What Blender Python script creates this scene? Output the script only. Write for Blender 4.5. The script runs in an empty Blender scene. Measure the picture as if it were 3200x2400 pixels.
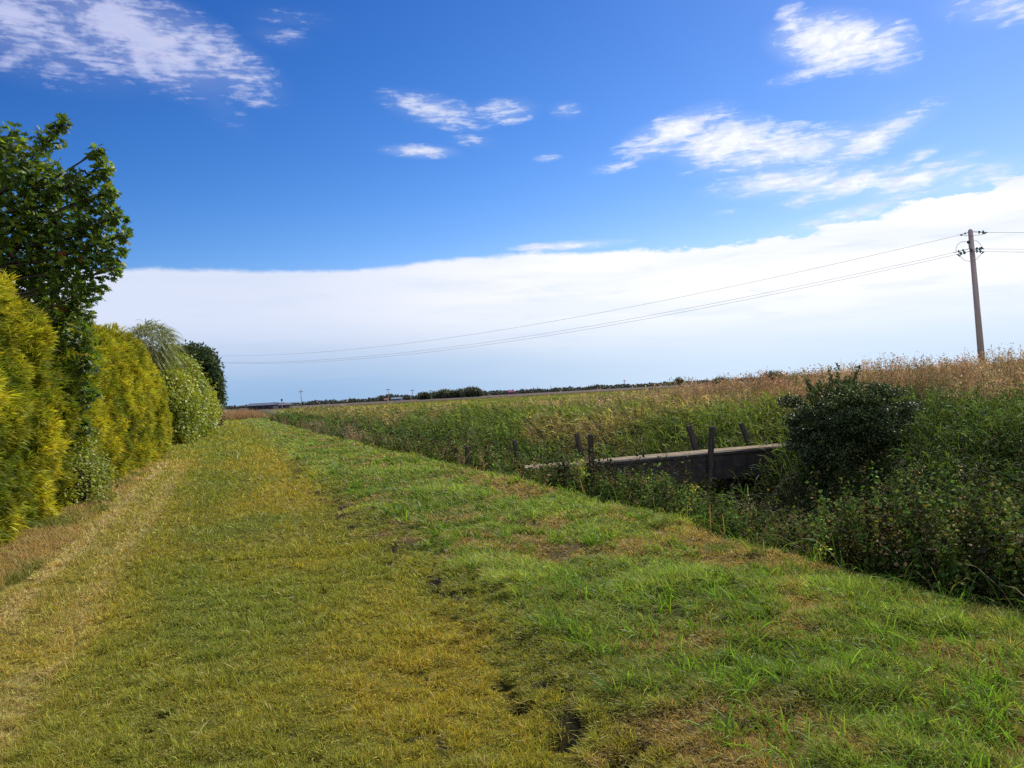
import bpy, math, random
import numpy as np
from math import radians as R_
random.seed(7)
rng = np.random.default_rng(11)
sc = bpy.context.scene
C = sc.collection

# ------------------------------------------------------------------ camera
F = 2500.0
CAMP = np.array([0., 0., 1.6])
roll = math.atan(0.054); yaw = R_(19.8); pitch = math.atan(26 / F)
fwd = np.array([math.sin(yaw) * math.cos(pitch), math.cos(yaw) * math.cos(pitch), math.sin(pitch)])
r0 = np.array([math.cos(yaw), -math.sin(yaw), 0.]); u0 = np.cross(r0, fwd)
RT = math.cos(roll) * r0 - math.sin(roll) * u0
UP = math.sin(roll) * r0 + math.cos(roll) * u0
import mathutils
cam = bpy.data.cameras.new('camera'); co = bpy.data.objects.new('camera', cam); C.objects.link(co)
co.matrix_world = mathutils.Matrix(((RT[0], UP[0], -fwd[0], 0), (RT[1], UP[1], -fwd[1], 0), (RT[2], UP[2], -fwd[2], 1.6), (0, 0, 0, 1)))
cam.sensor_width = 36; cam.lens = 36 * F / 3200; cam.clip_end = 30000; cam.clip_start = 0.05
sc.camera = co


def at(px, py, D):
    "world point seen at photo position (px, py) at depth D"
    return CAMP + D * (fwd + (px - 1600) / F * RT - (py - 1200) / F * UP)


def azel(px, py):
    d = fwd + (px - 1600) / F * RT - (py - 1200) / F * UP
    d = d / np.linalg.norm(d)
    return math.degrees(math.atan2(d[0], d[1])), math.degrees(math.asin(d[2]))


# ------------------------------------------------------------------ light, sky, exposure
SUN_AZ = 58.0; SUN_EL = 46.0
sun = bpy.data.lights.new('sun', 'SUN'); sun.energy = 4.8; sun.angle = R_(0.5); sun.color = (1.0, 0.95, 0.86)
so = bpy.data.objects.new('sun', sun); C.objects.link(so)
sd = mathutils.Vector((math.sin(R_(SUN_AZ)) * math.cos(R_(SUN_EL)), math.cos(R_(SUN_AZ)) * math.cos(R_(SUN_EL)), math.sin(R_(SUN_EL))))
so.rotation_euler = sd.to_track_quat('Z', 'Y').to_euler(); so.location = sd * 50
sc.view_settings.view_transform = 'Standard'; sc.view_settings.look = 'None'
sc.view_settings.exposure = 0.12; sc.view_settings.gamma = 1.0
sc.render.engine = 'CYCLES'
sc.cycles.max_bounces = 6; sc.cycles.diffuse_bounces = 3; sc.cycles.glossy_bounces = 2
sc.cycles.transmission_bounces = 4; sc.cycles.transparent_max_bounces = 6
sc.cycles.caustics_reflective = False; sc.cycles.caustics_refractive = False
sc.cycles.use_denoising = False

W = bpy.data.worlds.new('World'); sc.world = W; W.use_nodes = True
nt = W.node_tree; nt.nodes.clear()


class NB:
    def __init__(s, t): s.t = t

    def n(s, typ, **k):
        nd = s.t.nodes.new(typ)
        for a, b in k.items(): setattr(nd, a, b)
        return nd

    def l(s, a, b): s.t.links.new(a, b)

    def inp(s, sock, v):
        if isinstance(v, (int, float)): sock.default_value = v
        elif isinstance(v, (tuple, list)): sock.default_value = v
        else: s.l(v, sock)

    def m(s, op, a, b=0.0, c=0.0, clamp=False):
        nd = s.n('ShaderNodeMath', operation=op, use_clamp=clamp)
        s.inp(nd.inputs[0], a); s.inp(nd.inputs[1], b); s.inp(nd.inputs[2], c)
        return nd.outputs[0]

    def mix(s, f, a, b, blend='MIX'):
        nd = s.n('ShaderNodeMix', data_type='RGBA', blend_type=blend)
        s.inp(nd.inputs[0], f); s.inp(nd.inputs[6], a); s.inp(nd.inputs[7], b)
        return nd.outputs[2]

    def smooth(s, v, a, b):
        nd = s.n('ShaderNodeMapRange', interpolation_type='SMOOTHSTEP')
        s.inp(nd.inputs[0], v); nd.inputs[1].default_value = a; nd.inputs[2].default_value = b
        return nd.outputs[0]

    def noise(s, vec, scale, detail=4, rough=.55, dist=0.0):
        nd = s.n('ShaderNodeTexNoise')
        if vec is not None: s.l(vec, nd.inputs['Vector'])
        nd.inputs['Scale'].default_value = scale; nd.inputs['Detail'].default_value = detail
        nd.inputs['Roughness'].default_value = rough; nd.inputs['Distortion'].default_value = dist
        return nd.outputs[0]


b = NB(nt)
tc = b.n('ShaderNodeTexCoord')
sx = b.n('ShaderNodeSeparateXYZ'); b.l(tc.outputs['Generated'], sx.inputs[0])
az = b.m('MULTIPLY', b.m('ARCTAN2', sx.outputs[0], sx.outputs[1]), 57.2958)
el = b.m('MULTIPLY', b.m('ARCSINE', sx.outputs[2]), 57.2958)
ae = b.n('ShaderNodeCombineXYZ'); b.l(az, ae.inputs[0]); b.l(el, ae.inputs[1]); ae = ae.outputs[0]
sky = b.n('ShaderNodeTexSky', sky_type='NISHITA'); sky.sun_disc = False
sky.sun_elevation = R_(SUN_EL); sky.sun_rotation = R_(SUN_AZ); sky.air_density = 1.0; sky.dust_density = 0.3; sky.ozone_density = 2.0
STR = 0.1
gm = b.n('ShaderNodeGamma'); b.l(b.mix(1.0, sky.outputs[0], (.1, .1, .1, 1), 'MULTIPLY'), gm.inputs[0]); gm.inputs[1].default_value = 1.45
sp_ = b.n('ShaderNodeSeparateColor'); b.l(gm.outputs[0], sp_.inputs[0])
cc_ = b.n('ShaderNodeCombineColor')
for i_, (k_, g_, a_) in enumerate(((1.2, 1.9, 2.4), (1.55, 1.32, .83), (2.1, 1.05, .66))):
    b.l(b.m('MULTIPLY', b.m('POWER', b.m('MULTIPLY', sp_.outputs[i_], k_), g_), a_ / STR), cc_.inputs[i_])
skyc = cc_.outputs[0]


def ml(loc, rot, scl, typ='TEXTURE'):
    nd = b.n('ShaderNodeMapping', vector_type=typ); b.l(ae, nd.inputs[0])
    nd.inputs['Location'].default_value = (loc[0], loc[1], 0); nd.inputs['Rotation'].default_value = (0, 0, R_(rot))
    nd.inputs['Scale'].default_value = (scl[0], scl[1], 1)
    return nd.outputs[0]


# scattered clouds: direction, size in degrees, tilt, density
PX = 57.3 / F
patches = [(40, 50, 460, 150, -4, .8), (420, 105, 350, 120, -14, 1.05), (620, 150, 260, 90, -22, .85), (640, 270, 170, 70, -40, .35),
           (860, 110, 120, 40, 0, .3), (900, 60, 160, 40, 4, .25),
           (1360, 345, 180, 50, -10, .66), (1570, 348, 120, 42, 4, .6), (1770, 345, 60, 28, 0, .45), (1350, 302, 60, 14, 0, .4),
           (1310, 473, 125, 22, 0, .9), (1480, 440, 90, 26, 0, .3), (1710, 494, 60, 14, 4, .4), (1920, 522, 90, 22, 8, .5),
           (2600, 130, 175, 80, -10, 1.35), (2480, 75, 60, 55, -50, .8), (2760, 140, 100, 75, -25, .9), (2560, 215, 150, 26, 10, .7),
           (2110, 415, 190, 60, 16, .95), (2280, 450, 220, 90, -8, 1.05), (2480, 470, 320, 60, 4, .9), (2700, 450, 220, 50, 22, .75),
           (2440, 410, 90, 24, 6, .6), (2450, 565, 230, 50, 4, .95), (2660, 575, 210, 44, 10, .9), (2870, 560, 180, 42, 12, .9), (2860, 495, 80, 22, 20, .6),
           (3020, 560, 160, 40, 12, .6), (2790, 335, 50, 18, 20, .25), (3120, 20, 160, 50, -10, .6), (1780, 768, 190, 17, 3, .95), (2270, 662, 60, 10, 6, .3), (2700, 655, 260, 28, 12, .75)]
acc = None
for (px, py, rx, ry, rot, st) in patches:
    a, e = azel(px, py)
    v = ml((a, e), rot - 3.1, (rx * PX, ry * PX))
    ln = b.n('ShaderNodeVectorMath', operation='LENGTH'); b.l(v, ln.inputs[0])
    m = b.m('MULTIPLY', b.m('SUBTRACT', 1.25, ln.outputs['Value'], clamp=False), st)
    acc = m if acc is None else b.m('MAXIMUM', acc, m)
acc = b.m('MAXIMUM', acc, 0.0)
nv = b.n('ShaderNodeMapping'); b.l(ae, nv.inputs[0]); nv.inputs['Rotation'].default_value = (0, 0, R_(-6)); nv.inputs['Scale'].default_value = (.30, .72, 1)
n1 = b.noise(nv.outputs[0], 1.0, 9, .62, .35)
nv2 = b.n('ShaderNodeMapping'); b.l(ae, nv2.inputs[0]); nv2.inputs['Location'].default_value = (31, 7, 0); nv2.inputs['Scale'].default_value = (.9, 1.9, 1)
n2 = b.noise(nv2.outputs[0], 1.0, 7, .6, .3)
nn = b.m('ADD', b.m('MULTIPLY', b.m('SUBTRACT', n1, .5), 2.6), b.m('MULTIPLY', b.m('SUBTRACT', n2, .5), 1.3))
nv5 = b.n('ShaderNodeMapping'); b.l(ae, nv5.inputs[0]); nv5.inputs['Rotation'].default_value = (0, 0, R_(-10)); nv5.inputs['Scale'].default_value = (.55, 3.2, 1)
n5 = b.noise(nv5.outputs[0], 1.0, 6, .6, .5)
nn = b.m('ADD', nn, b.m('MULTIPLY', b.m('SUBTRACT', n5, .5), 1.6))
dens = b.smooth(b.m('ADD', b.m('MULTIPLY', acc, 1.25), b.m('MULTIPLY', nn, b.smooth(acc, 0, .25))), .2, 1.5)
dens = b.m('MAXIMUM', dens, b.m('MULTIPLY', b.smooth(acc, .0, 1.5), .5))
# the long bank of cloud, its upper edge as elevation over azimuth
edge = [(-400, 830), (0, 835), (370, 834), (800, 838), (1100, 838), (1330, 812), (1600, 790), (1960, 778), (2170, 765), (2400, 735), (2620, 700), (2760, 660), (2900, 612), (3060, 585), (3200, 550), (3600, 450)]
pts = [azel(*p) for p in edge]
fc = b.n('ShaderNodeFloatCurve'); cv = fc.mapping.curves[0]
fc.mapping.use_clip = False
cv.points[0].location = (0, 16 / 40); cv.points[1].location = (1, 28 / 40)  # bank continued past the view at both ends, added for shade fill
for a, e in pts: cv.points.new((a + 60) / 180, e / 40)
fc.mapping.update()
b.l(b.m('DIVIDE', b.m('ADD', az, 60), 180), fc.inputs['Value'])
ed = b.m('MULTIPLY', fc.outputs[0], 40)
nv3 = b.n('ShaderNodeMapping'); b.l(ae, nv3.inputs[0]); nv3.inputs['Rotation'].default_value = (0, 0, R_(-8)); nv3.inputs['Scale'].default_value = (.22, .8, 1)
n3 = b.noise(nv3.outputs[0], 1.0, 8, .6, .2)
bank = b.m('SUBTRACT', ed, el)
bank = b.m('ADD', bank, b.m('MULTIPLY', b.m('SUBTRACT', n3, .5), b.m('MULTIPLY', b.smooth(az, 22, 46), 3.2)))
bank = b.m('ADD', bank, b.m('MULTIPLY', b.m('SUBTRACT', n1, .5), .5))
bank = b.m('ADD', bank, b.m('MULTIPLY', b.m('SUBTRACT', n2, .5), b.m('ADD', .35, b.m('MULTIPLY', b.smooth(az, 22, 40), 1.2))))
bm_ = b.smooth(bank, -.05, .4)
# soft layering inside the bank; it thins to pale blue towards the horizon
nv4 = b.n('ShaderNodeMapping'); b.l(ae, nv4.inputs[0]); nv4.inputs['Scale'].default_value = (.06, .55, 1)
n4 = b.noise(nv4.outputs[0], 1.0, 6, .55, .3)
lay = b.smooth(n4, .38, .66)
hi = b.mix(b.smooth(az, -2, 30), (.66, .72, .88, 1), (.97, .975, 1.0, 1))
nv6 = b.n('ShaderNodeMapping'); b.l(ae, nv6.inputs[0]); nv6.inputs['Rotation'].default_value = (0, 0, R_(3)); nv6.inputs['Scale'].default_value = (.16, 1.1, 1)
n6 = b.noise(nv6.outputs[0], 1.0, 8, .62, .6)
hi = b.mix(b.m('MULTIPLY', lay, .38), hi, (.60, .71, .90, 1))
hi = b.mix(b.m('MULTIPLY', b.smooth(n6, .5, .72), .30), hi, (.58, .68, .88, 1))
lowc = b.mix(b.smooth(az, 2, 40), (.30, .47, .72, 1), (.62, .76, .93, 1))
bc = b.mix(b.smooth(b.m('ADD', el, b.m('MULTIPLY', b.m('SUBTRACT', n4, .5), 2.5)), .3, 6.5), lowc, hi)
bc = b.mix(1.0, bc, (1 / STR, 1 / STR, 1 / STR, 1), 'MULTIPLY')
puff = b.mix(b.smooth(az, -8, 30), (.52, .55, .80, 1), (.93, .95, 1.0, 1))
puff = b.mix(b.m('MULTIPLY', b.smooth(n2, .40, .66), .45), puff, (.42, .52, .80, 1))
puff = b.mix(1.0, puff, (1 / STR, 1 / STR, 1 / STR, 1), 'MULTIPLY')
# bright broken cloud added outside the view to fill the shade
rest = b.m('ADD', b.smooth(b.m('ABSOLUTE', b.m('SUBTRACT', az, 20)), 52, 75), b.smooth(el, 38, 50), clamp=True)
rc = b.m('MULTIPLY', rest, b.smooth(b.noise(tc.outputs['Generated'], 3.2, 6, .6, .3), .43, .56))
dens = b.m('MAXIMUM', dens, rc)
col = b.mix(b.m('MULTIPLY', dens, .96), skyc, puff)
col = b.mix(bm_, col, bc)
bg = b.n('ShaderNodeBackground'); b.l(col, bg.inputs[0]); bg.inputs[1].default_value = STR
wo = b.n('ShaderNodeOutputWorld'); b.l(bg.outputs[0], wo.inputs[0])
W.cycles.sampling_method = 'MANUAL'; W.cycles.sample_map_resolution = 512


# ------------------------------------------------------------------ helpers
def _h(ix, iy, seed):
    ix = ix.astype(np.int64); iy = iy.astype(np.int64)
    n = (ix * 374761393 + iy * 668265263 + seed * 974634777) & 0xffffffff
    n = ((n ^ (n >> 13)) * 1274126177) & 0xffffffff
    n = (n ^ (n >> 16)) & 0xffff
    return n / 65535.0


def vnoise(x, y, seed=0):
    x = np.asarray(x, float); y = np.asarray(y, float)
    ix = np.floor(x); iy = np.floor(y); fx = x - ix; fy = y - iy
    fx = fx * fx * (3 - 2 * fx); fy = fy * fy * (3 - 2 * fy)
    a = _h(ix, iy, seed); c = _h(ix + 1, iy, seed); d = _h(ix, iy + 1, seed); e = _h(ix + 1, iy + 1, seed)
    return (a * (1 - fx) + c * fx) * (1 - fy) + (d * (1 - fx) + e * fx) * fy


def fbm(x, y, seed=0, oct=4):
    s = 0; a = .5; t = 0
    for k in range(oct):
        s = s + a * vnoise(x * 2 ** k + 13.7 * k, y * 2 ** k + 7.1 * k, seed + k); t += a; a *= .5
    return s / t


def sst(v, a, b_):
    t = np.clip((v - a) / (b_ - a), 0, 1); return t * t * (3 - 2 * t)


def tag(o, label=None, cat=None, group=None, kind=None):
    if label: o['label'] = label
    if cat: o['category'] = cat
    if group: o['group'] = group
    if kind: o['kind'] = kind
    return o


def empty(name, loc=(0, 0, 0)):
    o = bpy.data.objects.new(name, None); C.objects.link(o); o.location = loc; o.empty_display_size = .2
    return o


def mesh(name, V, faces, mat, col=None, parent=None, smooth=False):
    "faces: list of (n,k) index arrays; col: per-vertex rgb; V in world space"
    V = np.asarray(V, np.float32)
    if parent is not None:
        V = V - np.array(parent.location, np.float32)
    me = bpy.data.meshes.new(name)
    faces = [np.asarray(f, np.int32) for f in faces if len(f)]
    me.vertices.add(len(V)); me.vertices.foreach_set('co', V.ravel())
    nl = sum(f.size for f in faces); nf = sum(len(f) for f in faces)
    me.loops.add(nl); me.polygons.add(nf)
    me.loops.foreach_set('vertex_index', np.concatenate([f.ravel() for f in faces]))
    cnt = np.concatenate([np.full(len(f), f.shape[1], np.int32) for f in faces])
    st = np.concatenate([[0], np.cumsum(cnt)[:-1]]).astype(np.int32)
    me.polygons.foreach_set('loop_start', st)
    me.polygons.foreach_set('use_smooth', np.full(nf, smooth, bool))
    if col is not None:
        ca = me.color_attributes.new('Col', 'FLOAT_COLOR', 'POINT')
        c4 = np.ones((len(V), 4), np.float32); c4[:, :3] = np.clip(col, 0, 1)
        ca.data.foreach_set('color', c4.ravel())
    me.update(calc_edges=True); me.validate()
    if mat is not None: me.materials.append(mat)
    o = bpy.data.objects.new(name, me); C.objects.link(o)
    if parent is not None: o.parent = parent
    return o


def unit(v):
    return v / np.maximum(np.linalg.norm(v, axis=-1, keepdims=True), 1e-9)


class Geo:
    def __init__(s): s.V = []; s.T = []; s.Q = []; s.C = []; s.n = 0

    def add(s, V, T=None, Q=None, Cc=None):
        s.V.append(V)
        if T is not None and len(T): s.T.append(np.asarray(T) + s.n)
        if Q is not None and len(Q): s.Q.append(np.asarray(Q) + s.n)
        s.C.append(np.broadcast_to(Cc if Cc is not None else np.array([.5, .5, .5]), (len(V), 3)))
        s.n += len(V)

    def build(s, name, mat, parent=None, smooth=False):
        fs = []
        if s.T: fs.append(np.concatenate(s.T))
        if s.Q: fs.append(np.concatenate(s.Q))
        return mesh(name, np.concatenate(s.V), fs, mat, np.concatenate(s.C), parent, smooth)

    def blades(s, P, d, L, Wd, droop, c0, c1, segs=2, prof=None):
        "ribbon blades from P along unit d, drooping under gravity, colour c0 at the root to c1 at the tip"
        N = len(P)
        if N == 0: return
        L = np.broadcast_to(L, (N,)); Wd = np.broadcast_to(Wd, (N,)); droop = np.broadcast_to(droop, (N,))
        side = unit(np.cross(d, rng.normal(size=(N, 3))))
        if prof is None: prof = [1, .8, 0] if segs == 2 else ([1, 1.0, .7, 0] if segs == 3 else [1, 0])
        vs = []; cs = []
        for k in range(segs + 1):
            t = k / segs
            p = P + d * (L * t)[:, None]
            p = p - np.array([0, 0, 1.]) * (droop * L * t * t)[:, None]
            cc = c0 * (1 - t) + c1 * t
            if k < segs:
                w = side * (Wd * prof[k] * .5)[:, None]
                vs += [p - w, p + w]; cs += [cc, cc]
            else:
                vs.append(p); cs.append(cc)
        M = 2 * segs + 1
        V = np.stack(vs, 1).reshape(-1, 3); Cc = np.stack(cs, 1).reshape(-1, 3)
        base = (np.arange(N) * M)[:, None]
        Q = []
        for k in range(segs - 1): Q.append(base + np.array([[2 * k, 2 * k + 1, 2 * k + 3, 2 * k + 2]]))
        T = base + np.array([[2 * segs - 2, 2 * segs - 1, 2 * segs]])
        s.add(V, T, np.concatenate(Q) if Q else None, Cc)

    def stamp(s, tv, tt, P, A, Nn, size, col_):
        "copies of a small flat leaf: tv (K,3) in (side, along, normal), at P, along A, facing Nn"
        N = len(P)
        B = unit(np.cross(A, Nn)); Nn = unit(np.cross(B, A)); size = np.broadcast_to(size, (N,))
        V = P[:, None, :] + size[:, None, None] * (tv[None, :, 0:1] * B[:, None] + tv[None, :, 1:2] * A[:, None] + tv[None, :, 2:3] * Nn[:, None])
        K = len(tv)
        T = (np.arange(N) * K)[:, None, None] + np.asarray(tt)[None]
        s.add(V.reshape(-1, 3), T.reshape(-1, 3), None, np.repeat(col_, K, axis=0))

    def tube(s, pts_, rad, sides=8, col_=(.5, .5, .5), cap=True):
        pts_ = np.asarray(pts_, float); n = len(pts_); rad = np.broadcast_to(rad, (n,))
        tg = np.gradient(pts_, axis=0); tg = unit(tg)
        ref = np.array([0, 0, 1.]) if abs(tg[:, 2]).mean() < .8 else np.array([1., 0, 0])
        a = unit(np.cross(tg, ref)); c = np.cross(tg, a)
        th = np.arange(sides) / sides * 2 * np.pi
        V = pts_[:, None] + rad[:, None, None] * (np.cos(th)[None, :, None] * a[:, None] + np.sin(th)[None, :, None] * c[:, None])
        V = V.reshape(-1, 3); Q = []; i = np.arange(sides); j = (i + 1) % sides
        for k in range(n - 1):
            Q.append(np.stack([k * sides + i, k * sides + j, (k + 1) * sides + j, (k + 1) * sides + i], 1))
        T = []
        if cap:
            V = np.concatenate([V, pts_[:1], pts_[-1:]]); e = n * sides
            T = np.concatenate([np.stack([j, i, np.full(sides, e)], 1), np.stack([(n - 1) * sides + i, (n - 1) * sides + j, np.full(sides, e + 1)], 1)])
        s.add(V, T, np.concatenate(Q), np.array(col_, float))

    def box(s, c, half, ax=None, col_=(.5, .5, .5), bev=0.0):
        c = np.asarray(c, float)
        if ax is None: ax = np.eye(3)
        hx, hy, hz = half; bv = min(bev, hx * .45, hy * .45, hz * .45)
        ring = lambda x, y, z: [(-x + bv, -y, z), (x - bv, -y, z), (x, -y + bv, z), (x, y - bv, z), (x - bv, y, z), (-x + bv, y, z), (-x, y - bv, z), (-x, -y + bv, z)]
        if bv <= 0:
            v = np.array([(x, y, z) for z in (-hz, hz) for x, y in ((-hx, -hy), (hx, -hy), (hx, hy), (-hx, hy))]); k = 4; L_ = 2
        else:
            v = np.array(ring(hx - bv, hy - bv, -hz) + ring(hx, hy, -hz + bv) + ring(hx, hy, hz - bv) + ring(hx - bv, hy - bv, hz)); k = 8; L_ = 4
        V = c + v @ np.asarray(ax)
        Q = []; T = []
        for r in range(L_ - 1):
            for i in range(k): Q.append([r * k + i, r * k + (i + 1) % k, (r + 1) * k + (i + 1) % k, (r + 1) * k + i])
        for i in range(1, k - 1): T.append([0, i + 1, i]); o_ = (L_ - 1) * k; T.append([o_, o_ + i, o_ + i + 1])
        s.add(V, np.array(T), np.array(Q), np.array(col_, float))


def rgb(*c): return np.array(c, float)


def vary(c, N, s=.25, hue=.1):
    v = np.exp(rng.normal(0, s, (N, 1))); h = 1 + rng.normal(0, hue, (N, 3))
    return np.clip(np.asarray(c) * v * h, 0, 1)


def mixc(a, b_, t):
    t = np.asarray(t)[:, None]; return a * (1 - t) + b_ * t


# ------------------------------------------------------------------ materials
def veg_mat(name, transl=.35, rough=.5, spec=.35, tint=(1.25, 1.2, .5)):
    m = bpy.data.materials.new(name); m.use_nodes = True; t = m.node_tree; t.nodes.clear(); q = NB(t)
    at_ = q.n('ShaderNodeAttribute', attribute_name='Col')
    gp = q.n('ShaderNodeNewGeometry')
    no = q.noise(gp.outputs['Position'], 9.0, 3)
    c = q.mix(.5, at_.outputs[0], q.mix(no, (.55, .55, .55, 1), (1.5, 1.45, 1.4, 1)), 'MULTIPLY')
    p = q.n('ShaderNodeBsdfPrincipled'); q.l(c, p.inputs['Base Color']); p.inputs['Roughness'].default_value = rough
    p.inputs['Specular IOR Level'].default_value = spec
    tr = q.n('ShaderNodeBsdfTranslucent'); q.l(q.mix(1.0, c, (*tint, 1), 'MULTIPLY'), tr.inputs[0])
    mx = q.n('ShaderNodeMixShader'); mx.inputs[0].default_value = transl
    q.l(p.outputs[0], mx.inputs[1]); q.l(tr.outputs[0], mx.inputs[2])
    o = q.n('ShaderNodeOutputMaterial'); q.l(mx.outputs[0], o.inputs[0])
    return m


def plain_mat(name, c1, c2, scale=6, rough=.8, metal=0.0, spec=.3, bump=.2, stretch=(1, 1, 1), attr=False, detail=6):
    m = bpy.data.materials.new(name); m.use_nodes = True; t = m.node_tree; t.nodes.clear(); q = NB(t)
    tcn = q.n('ShaderNodeTexCoord'); mp = q.n('ShaderNodeMapping'); q.l(tcn.outputs['Object'], mp.inputs[0]); mp.inputs['Scale'].default_value = stretch
    no = q.noise(mp.outputs[0], scale, detail, .65)
    f = q.smooth(no, .35, .68)
    c = q.mix(f, (*c1, 1), (*c2, 1))
    if attr:
        an = q.n('ShaderNodeAttribute', attribute_name='Col'); c = q.mix(1.0, an.outputs[0], q.mix(f, (.6, .6, .6, 1), (1.3, 1.3, 1.3, 1)), 'MULTIPLY')
    p = q.n('ShaderNodeBsdfPrincipled'); q.l(c, p.inputs['Base Color'])
    p.inputs['Roughness'].default_value = rough; p.inputs['Metallic'].default_value = metal; p.inputs['Specular IOR Level'].default_value = spec
    if bump:
        bn = q.n('ShaderNodeBump'); bn.inputs['Strength'].default_value = bump; bn.inputs['Distance'].default_value = .02; q.l(no, bn.inputs['Height']); q.l(bn.outputs[0], p.inputs['Normal'])
    o = q.n('ShaderNodeOutputMaterial'); q.l(p.outputs[0], o.inputs[0])
    return m


M_lawn = veg_mat('mown_grass_leaf', .3, .6, .25)
M_verge = veg_mat('rough_grass_leaf', .42, .5, .25)
M_weed = veg_mat('weed_leaf', .22, .7, .05)
M_reed = veg_mat('reed_leaf', .38, .6, .12)
M_dry = veg_mat('dry_grass_leaf', .35, .6, .2, (1.2, 1.0, .75))
M_con = veg_mat('conifer_spray', .30, .6, .2, (1.2, 1.15, .4))
M_maple = veg_mat('maple_leaf', .45, .45, .3)
M_tree = veg_mat('tree_leaf', .28, .5, .35)
M_bush = veg_mat('thorn_leaf', .06, .5, .3)
M_core = plain_mat('dark_core_shade', (.02, .018, .008), (.035, .032, .012), 8, .95, 0, .05)  # near-black colour stands in for shade deep inside the crowns
M_bark = plain_mat('bark', (.05, .04, .028), (.11, .095, .07), 14, .9, 0, .1, .5, (1, 1, .2))
M_post = plain_mat('weathered_wood', (.045, .038, .032), (.10, .088, .078), 18, .9, 0, .1, .6, (1, 1, .12))
M_conc = plain_mat('weathered_concrete', (.15, .12, .08), (.31, .24, .155), 4, .95, 0, .1, .4)
M_steel = plain_mat('rusty_steel', (.035, .032, .034), (.075, .058, .05), 5, .75, .1, .3, .3)
M_pole = plain_mat('creosoted_pole', (.36, .27, .26), (.50, .41, .39), 5, .85, 0, .15, .4, (1, 1, .08))
M_dark = plain_mat('dark_fittings', (.03, .028, .035), (.06, .055, .065), 10, .5, .5, .4, 0)
M_wire = plain_mat('aluminium_wire', (.30, .29, .30), (.38, .37, .38), 10, .6, .5, .4, 0)
M_attr = plain_mat('painted_building', (.5, .5, .5), (.5, .5, .5), 2, .85, 0, .2, .1, attr=True)


def glass_mat():
    m = bpy.data.materials.new('green_glass'); m.use_nodes = True; t = m.node_tree; p = t.nodes['Principled BSDF']; q = NB(t)
    g = q.n('ShaderNodeNewGeometry'); no = q.noise(g.outputs['Position'], 30, 2)
    q.l(q.mix(no, (.10, .22, .2, 1), (.2, .36, .33, 1)), p.inputs['Base Color'])
    p.inputs['Roughness'].default_value = .12; p.inputs['Transmission Weight'].default_value = .5
    return m


M_glass = glass_mat()


# ------------------------------------------------------------------ terrain
def xe(y): return np.interp(y, [0, 5, 15, 30, 57, 110, 200], [4.45, 4.5, 4.72, 4.25, 4.1, 3.9, 3.6])


dents = []
for (px, py, r, dp) in [(1565, 2152, .075, .09), (1625, 2215, .085, .15), (1598, 2180, .05, .08), (1745, 2325, .07, .10), (1480, 2012, .05, .06), (1310, 1872, .045, .05), (1262, 1815, .05, .05),
                        (515, 2240, .06, .08), (450, 2300, .05, .08), (520, 2362, .06, .10), (480, 2330, .04, .06), (1180, 1672, .05, .06), (1290, 1710, .06, .05), (990, 2395, .05, .08), (1950, 2390, .08, .09), (2000, 2360, .06, .06), (610, 1998, .04, .05)]:
    d = at(px, py, 1.0) - CAMP; D = -1.6 / d[2]; p = CAMP + d * D
    dents.append((p[0], p[1], r * .85, dp))


def height(x, y):
    x = np.asarray(x, float); y = np.asarray(y, float)
    u = x - xe(y)
    narrow = sst(y, 60, 130)
    crest = np.interp(y, [0, 12, 20, 26, 33, 45, 70, 120], [.95, 1.05, 1.0, .85, .45, .2, .08, 0])
    plat = np.interp(y, [0, 20, 40, 70], [.9, .9, .55, 0]) * sst(x, 10, 20)
    h = np.interp(u, [-1, 0, .35, 1.2, 2.4, 3.2, 5.0, 6.0, 8.3, 10.0], [0, -.01, -.14, -.75, -1.65, -1.9, -1.9, -1.55, -.05, .22])
    h = h * (1 - .45 * narrow * (u < 9))
    t = sst(u, 9.2, 13.5)
    h = np.where(u > 9.2, h * (1 - t) + crest * t, h)
    t2 = sst(u, 16.5, 24)
    h = h * (1 - t2) + plat * t2
    rough = sst(u, .2, 1.5)
    h = h + (fbm(x * .35, y * .35, 3) - .5) * (.10 + .35 * rough * (1 - sst(x, 60, 200)))
    near = 1 - sst(np.hypot(x, y), 14, 40)
    verge = sst(x, 1.3, 1.6) * (1 - rough)
    h = h + (fbm(x * 2.2, y * 2.2, 5) - .5) * (.035 + .09 * verge) * near
    h = h + (fbm(x * 9, y * 9, 6) - .5) * (.055 + .03 * verge) * near
    # the uncut verge stands a hand higher than the mown strip, its edge scuffed by the mower
    h = h + .035 * sst(x + (vnoise(y * 1.7, x * 0, 8) - .5) * .35, 1.45, 1.75) * (1 - rough)
    # two shallow wheel tracks in the dry strip
    for xt in (-1.95, -1.1): h = h - .03 * np.exp(-((x - xt) / .16) ** 2) * (y < 32)
    for (dx, dy, r, dp) in dents:
        h = h - dp * np.exp(-(((x - dx) ** 2 + (y - dy) ** 2) / r ** 2) ** 1.5)
    return h


def dentmask(x, y):
    m = np.zeros(np.shape(x))
    for (dx, dy, r, dp) in dents:
        m = np.maximum(m, 1 - sst(np.hypot(x - dx, y - dy) / r, .75, 1.35))
    # broken scuffs along the mowing edge
    e = np.exp(-((x - 1.52 - (vnoise(y * 1.3, y * 0, 9) - .5) * .35) / .13) ** 2)
    m = np.maximum(m, e * sst(fbm(x * 7, y * 5, 21, 2), .50, .62) * (y < 28))
    m = np.maximum(m, sst(vnoise(x * 7, y * 7, 61) + .25 * (vnoise(x * 23, y * 23, 62) - .5), .92, 1.0) * (x < 4.2) * .9)
    return m


OLIVE = rgb(.425, .355, .055); GREEN = rgb(.265, .30, .052); STRAW = rgb(.60, .47, .22); SOIL = rgb(.022, .017, .011)
VG = rgb(.19, .255, .058); BROWN = rgb(.36, .25, .11)


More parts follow.
